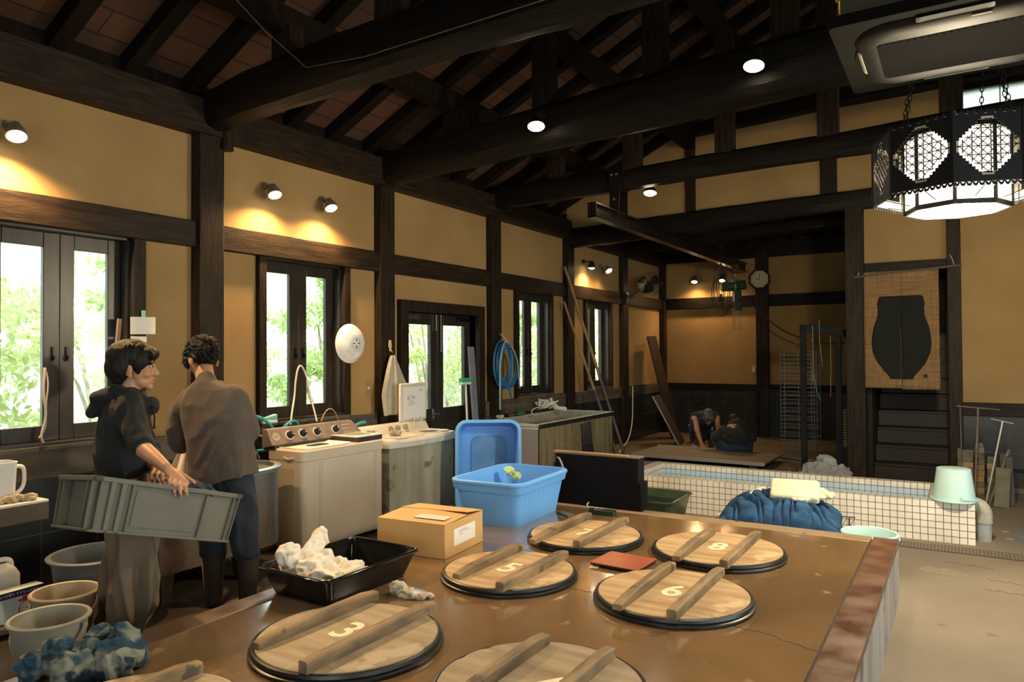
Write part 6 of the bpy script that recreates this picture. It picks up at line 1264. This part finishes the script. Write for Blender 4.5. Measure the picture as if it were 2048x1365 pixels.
MH4 = Matrix.Translation((.05, .22, .50)) @ Matrix.Rotation(math.radians(15), 4, 'Z') @ Matrix.Rotation(math.radians(-55), 4, 'X')
b4 = [('b', (0, .0, .33), (.19, .17, .20)), ('c', [(.03, .08, .46), (.05, .18, .50)], [.06, .055]), ('c', [(-.12, .0, .16), (-.24, .22, .30), (-.20, .06, .07)], [.09, .07, .05]), ('c', [(.12, .0, .16), (.24, .22, .30), (.20, .06, .07)], [.09, .07, .05]), ('c', [(-.17, .04, .42), (-.24, .14, .26), (-.14, .36, .19)], [.055, .045, .03]), ('c', [(.18, .04, .42), (.26, .12, .28), (.18, .36, .19)], [.055, .045, .03]), ('c', [(-.20, .06, .04), (-.20, .22, .035)], [.04, .032]), ('c', [(.20, .06, .04), (.20, .22, .035)], [.04, .032])] + simple_hand((-.14, .36, .19), (.2, .8, -.2), 1) + simple_hand((.18, .36, .19), (-.2, .8, -.2), -1)
organic('body', [(b4, I4), (HEADP, MH4)], SKIN, p4, .006, 4); organic('hair', [(HP2, MH4)], HAIR, p4, .006, 3, amp=.006, freq=20)
organic('black_jacket', [([('b', (0, .0, .32), (.22, .20, .20)), ('b', (.03, .05, .45), (.15, .15, .13)), ('b', (.06, .06, .54), (.05, .06, .06)), ('b', (.045, .15, .50), (.095, .095, .07)), ('c', [(-.16, .04, .40), (-.25, .10, .28), (-.18, .30, .20)], [.085, .075, .055]), ('c', [(.17, .04, .40), (.265, .08, .28), (.22, .30, .20)], [.085, .080, .055])], I4)], mat('black_work_jacket', (.020, .021, .021), (.012, .013, .013), scale=6, rough=.85), p4, .008, 5, amp=.018, freq=8, seed=5)
organic('trousers', [([('b', (0, .0, .15), (.22, .18, .13)), ('c', [(-.14, .0, .16), (-.25, .20, .29), (-.21, .06, .10)], [.10, .085, .065]), ('c', [(.14, .0, .16), (.25, .20, .29), (.21, .06, .10)], [.10, .085, .065])], I4)], DKB, p4, .008, 5, amp=.012, freq=9)
# ------------------------------------------------------------------ lamps
WARM = (1.0, .60, .25)
BULB = emat('glowing_bulb', (1.0, .86, .60), 26.0)
LMET = mat('dark_lamp_metal', (.03, .025, .02), rough=.35, metal=.6); LGREY = mat('grey_lamp_metal', (.22, .20, .17), rough=.4, metal=.5)
def spot_light(name, loc, d, power, ang, blend=.35, col=WARM, size=.035):
    l = bpy.data.lights.new(name, 'SPOT'); l.energy = power; l.color = col; l.spot_size = math.radians(ang); l.spot_blend = blend; l.shadow_soft_size = size
    o = bpy.data.objects.new(name, l); COL.objects.link(o); o.location = loc; o.rotation_mode = 'QUATERNION'; o.rotation_quaternion = Vector(d).to_track_quat('-Z', 'Y'); return o
def wall_spot(loc, n, d, label, power, m=LGREY, ang=125):
    """loc = centre of the glowing face; n = wall normal; d = beam direction"""
    loc = Vector(loc); d = Vector(d).normalized(); n = Vector(n); t = thing('wall_spotlight', label, 'spotlight', loc, group='wall spotlights'); t.rotation_mode = 'QUATERNION'
    Q = Vector((0, 0, 1)).rotation_difference(-d).to_matrix().to_4x4()      # local +z runs back from the beam
    MB().lathe([(.062, -.004), (.064, .0), (.056, .03), (.034, .085), (.028, .10), (.0, .105)], 24, M=Q).build('lamp_shade', m, t, smooth=45)
    b = MB(); b.lathe([(.0, -.030), (.030, -.022), (.050, -.008), (.058, .002), (0, .006)], 24, M=Q); b.build('bulb', BULB, t, smooth=60)
    back = -d*.095; w = back.copy(); wall = n.dot(loc)
    base = back-n*(.0) + Vector((0, 0, .03))
    wx = -(loc.x+5.10) if abs(n.x) > .5 else 0; wy = (YB+.01-loc.y) if abs(n.y) > .5 else 0
    base = Vector((wx if wx else back.x, wy if wy else back.y, back.z+.01))
    MB().cyl(base, base+n*.03, .034, .030, 20).build('wall_base', m, t, smooth=45); MB().tube([base+n*.02, base+n*.04+(back-base)*.3, back], .009, 8, sm=1).build('arm', m, t, smooth=180)
    spot_light('wall_spot_light', loc+d*.035, Vector((d.x*.35, d.y*.6, d.z)), power*8.5, 156, .9); return t
dd = (.42, .10, -.80)
wall_spot((-4.96, 2.17, 2.965), (1, 0, 0), (.45, -.12, -.88), 'glowing wall spotlight above the first window, alone at the far left', 26)
wall_spot((-4.96, 4.16, 2.965), (1, 0, 0), (.45, -.10, -.88), 'glowing wall spotlight above the second window, the left of the pair', 18)
wall_spot((-4.96, 4.81, 2.960), (1, 0, 0), (.45, -.10, -.88), 'glowing wall spotlight above the second window, the right of the pair', 18)
wall_spot((-4.95, 10.38, 2.950), (1, 0, 0), (-.12, .12, -.95), 'black conical wall spotlight near the bamboo poles, aimed at the wall', 7, LMET, 110)
wall_spot((-4.92, 10.98, 2.950), (1, 0, 0), (.55, -.20, -.75), 'grey wall spotlight in the alcove beside the black conical one', 4)
wall_spot((-4.38, 13.80, 2.965), (0, -1, 0), (.05, -.35, -.88), 'glowing spotlight on the back wall near the corner', 7, LGREY)
wall_spot((-3.84, 13.80, 2.960), (0, -1, 0), (.05, -.35, -.88), 'glowing spotlight on the back wall behind the coiled cable', 5, LMET)
def beam_spot(loc, d, label, power, ang=104):
    t = thing('ceiling_spotlight', label, 'spotlight', loc, group='round spotlights under the log beams'); Q = Vector((0, 0, 1)).rotation_difference(-Vector(d).normalized()).to_matrix().to_4x4()
    MB().lathe([(.076, -.004), (.078, .0), (.066, .03), (.038, .07), (.030, .12), (0, .12)], 28, M=Q).build('lamp_shade', LMET, t, smooth=45)
    MB().lathe([(.0, -.030), (.045, -.022), (.072, -.004), (.072, .004), (0, .006)], 28, M=Q).build('bulb', BULB, t, smooth=60)
    q = Q @ Vector((0, 0, .10)); MB().tube([q, q+Vector((.0, .03, .03)), q+Vector((0, .09, .04))], .012, 8, sm=1).cyl(q+Vector((0, .08, .04)), q+Vector((0, .12, .04)), .03, n=16).build('bracket', LMET, t, smooth=40)
    spot_light('ceiling_spot_light', Vector(loc)+Vector(d).normalized()*.035, d, power*.50, ang, .5, (1.0, .82, .58), .055); return t
beam_spot((-3.07, 5.36, 3.55), (.16, -.28, -.94), 'round glowing spotlight under the middle log beam, the left of two', 95)
beam_spot((-1.24, 5.34, 3.67), (.02, -.28, -.94), 'round glowing spotlight under the middle log beam, the right of two', 130)
beam_spot((-3.0, 7.86, 3.43), (.05, -.25, -.95), 'small glowing spotlight behind the third log beam, above the steel rail', 40)
beam_spot((-1.05, 3.28, 3.58), (0, -.1, -.97), 'added spotlight on the nearest log beam, above the frame', 150)  # this lamp and the next three are unseen, added for more light below
beam_spot((-2.4, 1.2, 3.5), (0, .2, -.97), 'added spotlight on the log beam outside the frame, left one', 110); beam_spot((.2, 1.2, 3.55), (0, .2, -.97), 'added spotlight on the log beam outside the frame, right one', 110)
beam_spot((1.6, 5.2, 3.6), (-.1, .1, -.97), 'added spotlight on the middle log beam, right of the frame', 90)

# ------------------------------------------------------------------ the pierced metal lantern
LX, LY, LZ = -.005, 5.28, 2.56
ln = thing('hanging_lantern', 'big black pierced-metal octagonal lantern with glowing paper panes on chains', 'lantern', (LX, LY, LZ), math.radians(0))
LBK = mat('black_pierced_iron', (.010, .011, .014), rough=.4, metal=.2); LCR = mat('cream_lining', (.55, .50, .40), rough=.6); PAPER = emat('glowing_paper', (1.0, .88, .68), 2.0)
RO, HP_ = .47, .40
sd = 2*RO*math.sin(math.pi/8); ap = RO*math.cos(math.pi/8)
rotL = math.radians(-90-1.6)     # a corner towards the viewer
cs = sd/22
def lantern_panel(parent):
    b = MB(); nx, nz = 22, int(HP_/cs)
    for i in range(nx):
        for j in range(nz):
            a = abs(i-nx/2+.5); c = abs(j-nz/2+.5)
            step = (a//1.0)*1.0+c*.98
            if step < 10.6 and c < 9.6 and a < 9.8: continue
            x0, z0 = -sd/2+i*cs, j*HP_/nz
            if j == nz-1 and i % 3 == 1: continue
            b.box(x0, x0+cs*1.001, -.0015, .0015, z0, z0+HP_/nz*1.001)
    hz = HP_/nz
    for i in range(3, nx-1, 3):
        a = abs(i-nx/2); zc = nz/2; L = max(0, (10.4-a)*hz); x = -sd/2+i*cs
        if L > .01: b.box(x-.0026, x+.0026, -.001, .001, zc*hz-L, zc*hz+L)
    for j in range(3, nz-1, 3):
        c = abs(j-nz/2); L = max(0, (10.4-c)*cs)
        if L > .01 and c < 9.6: b.box(-L, L, -.001, .001, j*hz-.0026, j*hz+.0026)
    for s_ in (-1, 1):
        for k in range(-6, 7):
            off = k*3*cs
            P = [t for t in np.linspace(-10*cs, 10*cs, 60) if (abs(t)/cs + abs(s_*t+off)/hz) < 10.2]
            if len(P) > 2:
                t0, t1 = min(P), max(P); b.cyl((t0, 0, nz/2*hz+s_*t0+off), (t1, 0, nz/2*hz+s_*t1+off), .0026, n=4, caps=False)
    # scalloped bottom edge and saw-tooth top
    for k in range(11):
        x = -sd/2+sd*(k+.5)/11
        pr = [(.0165*math.cos(a), -.0+.028*math.sin(a)) for a in [math.pi+math.pi*q/8 for q in range(9)]]
        ring = pr+[(.007*math.cos(a), -.004+.007*math.sin(a)) for a in [2*math.pi-math.pi*q/8 for q in range(9)]]
        b.prism([(x+p_[0], p_[1]) for p_ in ring], -.0015, .0015, Matrix.Rotation(math.pi/2, 4, 'X'))
        b.prism([(x-.006, HP_), (x+.006, HP_), (x, HP_+.010)], -.0015, .0015, Matrix.Rotation(math.pi/2, 4, 'X'))
    return b
def nh(p): return p.bm
pmesh = lantern_panel(None); pan = pmesh.build('pierced_panel', LBK, ln)
for k in range(8):
    o = pan if k == 0 else pan.copy()
    if k: COL.objects.link(o)
    o.parent = ln; a = rotL+math.pi/8+k*math.pi/4
    o.location = (ap*math.cos(a), ap*math.sin(a), 0); o.rotation_euler = (0, 0, a+math.pi/2)
    lin = MB()
    r_ = [(-sd/2+.003, .03), (sd/2-.003, .03)]
    l1 = MB().box(-sd/2+.004, sd/2-.004, .0022, .0032, -.004, .055).box(-sd/2+.004, sd/2-.004, .0022, .0032, HP_-.05, HP_-.012).box(-sd/2+.004, -sd/2+.03, .0022, .0032, .055, HP_-.05).box(sd/2-.03, sd/2-.004, .0022, .0032, .055, HP_-.05).build('panel_lining', LCR, o)
b = MB()
for k in range(8): a = rotL+k*math.pi/4; MB().cyl((RO*math.cos(a), RO*math.sin(a), -.005), (RO*math.cos(a), RO*math.sin(a), HP_+.005), .007, n=8).build('corner_rod', LBK, ln)
RI = .285; oct_ = lambda r: [(r*math.cos(rotL+k*math.pi/4), r*math.sin(rotL+k*math.pi/4)) for k in range(8)]
def octring(r0, r1, z0, z1, nm, m, par): return MB().loft([[(x, y, z0) for x, y in oct_(r1)], [(x, y, z0) for x, y in oct_(r0)], [(x, y, z1) for x, y in oct_(r0)], [(x, y, z1) for x, y in oct_(r1)], [(x, y, z0) for x, y in oct_(r1)]], cap=False).build(nm, m, par)
octring(RI+.004, RI-.014, -.095, -.065, 'lower_frame_ring', LBK, ln); octring(RI+.004, RI-.014, HP_-.03, HP_, 'upper_frame_ring', LBK, ln)
for k in range(8):
    a = rotL+k*math.pi/4; c2 = a+math.pi/4
    x0, y0, x1, y1 = RI*math.cos(a), RI*math.sin(a), RI*math.cos(c2), RI*math.sin(c2)
    b = MB(); r_ = Vector((x1-x0, y1-y0, 0))
    p0 = Vector((x0, y0, 0))+r_*.05; p1_ = Vector((x1, y1, 0))-r_*.05
    b.bm.faces.new([b.bm.verts.new(v) for v in (p0-Vector((0, 0, .065)), p1_-Vector((0, 0, .065)), p1_+Vector((0, 0, HP_-.04)), p0+Vector((0, 0, HP_-.04)))]); b.build('paper_pane', PAPER, ln, solid=.002)
    MB().cyl((x0, y0, -.09), (x0, y0, HP_), .012, n=6).build('frame_post', LBK, ln)
    am = a+math.pi/8; MB().cyl((RI*.92*math.cos(am), RI*.92*math.sin(am), -.05), (ap*math.cos(am), ap*math.sin(am), .0), .003, n=6).build('spacer_rod', LBK, ln)
b = MB(); b.bm.faces.new([b.bm.verts.new((x, y, -.082)) for x, y in oct_(RI-.016)]); b.build('bottom_pane', PAPER, ln, solid=.002)
for k in range(4): a = rotL+k*math.pi/4; MB().cyl(((RI-.02)*math.cos(a), (RI-.02)*math.sin(a), -.088), (-(RI-.02)*math.cos(a), -(RI-.02)*math.sin(a), -.088), .004, n=6).build('bottom_bar', LCR, ln)
MB().loft([[(x, y, HP_) for x, y in oct_(RI)], [(x, y, HP_+.02) for x, y in oct_(RI)]]).build('top_plate', LBK, ln)
pl = bpy.data.lights.new('lantern_light', 'POINT'); pl.energy = 240; pl.color = (1, .82, .55); pl.shadow_soft_size = .12; po = bpy.data.objects.new('lantern_light', pl); COL.objects.link(po); po.location = (LX, LY, LZ-.22)
CH = mat('black_chain', (.02, .018, .016), rough=.4, metal=.7)
def chain(p0, p1, nm='chain'):
    b = MB(); p0, p1 = Vector(p0), Vector(p1); d = p1-p0; n_ = int(d.length/.036)
    q = Vector((0, 0, 1)).rotation_difference(d.normalized()).to_matrix().to_4x4()
    for k in range(n_):
        T = Matrix.Translation(p0+d*((k+.5)/n_)) @ q @ Matrix.Rotation(math.pi/2*(k % 2), 4, 'Z')
        b.tube([T @ Vector((.010*math.cos(a), 0, .024*math.sin(a))) for a in [2*math.pi*j/10 for j in range(10)]], .003, 5, closed=True)
    return b.build(nm, CH, ln, smooth=180)
for s_ in (-1, 1):
    for k in (0, 1): chain((s_*.30, -.02+.2*k, HP_+.01), (s_*.20+.0, .02+.1*k, 1.05))
chain((.13, -.08, HP_+.0), (.16, .0, 1.05))
MB().cyl((-.46, 0, HP_+.012), (.46, 0, HP_+.012), .006, n=8).cyl((0, -.46, HP_+.012), (0, .46, HP_+.012), .006, n=8).build('cross_bar', LBK, ln)

# ------------------------------------------------------------------ ceiling cassette air conditioner
ACM = mat('dark_olive_plastic', (.005, .0045, .0035), (.004, .0036, .003), scale=4, rough=.8, spec=.04); ACL = mat('lighter_olive_plastic', (.009, .008, .006), rough=.5, spec=.15); ACB = mat('matte_black_grille', (.004, .004, .004), rough=.9, spec=.05)
ac = thing('air_conditioner', 'dark square ceiling air conditioner hung above the lantern', 'air conditioner', (0, 3.81, 2.975))
sq = lambda w_, r, z, d_=None: [(x, y, z) for x, y in rrect(w_, d_ or w_, r, 8)]
MB().loft([sq(.93, .03, .012), sq(.94, .03, .018), sq(.94, .03, .06), sq(.90, .03, .065)]).build('face_panel', ACM, ac, smooth=35)
MB().loft([sq(.60, .10, -.012), sq(.74, .15, .0), sq(.78, .17, .014), sq(.78, .17, .03)]).build('raised_centre', ACL, ac, smooth=60)
MB().loft([[(x, y, -.0135) for x, y in rrect(.60, .46, .03)], [(x, y, -.006) for x, y in rrect(.60, .46, .03)]]).build('air_grille', ACB, ac, smooth=35)
b = MB()
for k in range(22): x = -.285+.57*k/21; b.box(x-.004, x+.004, -.22, .22, -.0155, -.0135)
b.build('grille_slats', ACB, ac)
for k in range(4):
    T = Matrix.Rotation(k*math.pi/2, 4, 'Z') @ Matrix.Translation((-.375, 0, 0))
    b = MB(); b.prism([(.022*math.cos(a)*1.3, .15*math.sin(a)) for a in [2*math.pi*q/24 for q in range(24)]], .008, .0125, T); b.build('air_outlet', ACB, ac)
    b = MB(); b.grid(lambda u, v: tuple(T @ Vector((-.012+.016*u, (.14-.01*abs(u-.5))*(2*v-1), .010-.014*u))), 3, 12); b.build('outlet_vane', LCR, ac, smooth=180, solid=.003)
MB().box(-.42, .42, -.42, .42, .06, .31).build('housing', mat('olive_housing', (.035, .032, .022), rough=.5), ac, bevel=.006)
box('maker_label', mat('label_silver', (.50, .48, .42), rough=.4), -.05+.02, .075+.02, -.4695, -.4685, .022, .052, ac)
b = MB()
for k in range(9): b.box(-.02+.0115*k, -.013+.0115*k, -.4705, -.4695, .030, .044)
b.build('label_letters', GREYP, ac)
for x, y in ((-.44, -.36), (.44, -.36), (-.44, .36), (.44, .36)): MB().box(x-.012, x+.012, y-.012, y+.012, .2, 1.2).build('hanger_strap', mat('grey_steel_strap', (.22, .23, .19), rough=.4, metal=.6), ac)
MB().cyl((-.43, -.28, .10), (-.43, -.28, .20), .02, n=10).ball((-.43, -.28, .22), .03).tube([(-.47, -.28, .12), (-.43, -.31, .14), (-.39, -.28, .12)], .006, 6, sm=1).build('pipe_valve', mat('brass_valve', (.45, .30, .10), rough=.3, metal=.9), ac, smooth=40)
b = MB(); b.box(.06, .13, -.335, -.330, -.010, -.004); b.build('display_strip', LCR, ac)
# thin wires under the roof
tag(MB().tube([(-4.0, 2.8, 4.05), (-3.9, 3.2, 3.75), (-3.75, 3.41, 3.55), (-3.2, 3.40, 3.50), (-1.4, 3.41, 3.53)], .0035, 5).build('light_cable', mat('dim_wire', (.10, .085, .06))), 'thin pale cable running along the nearest log beam', 'cable')
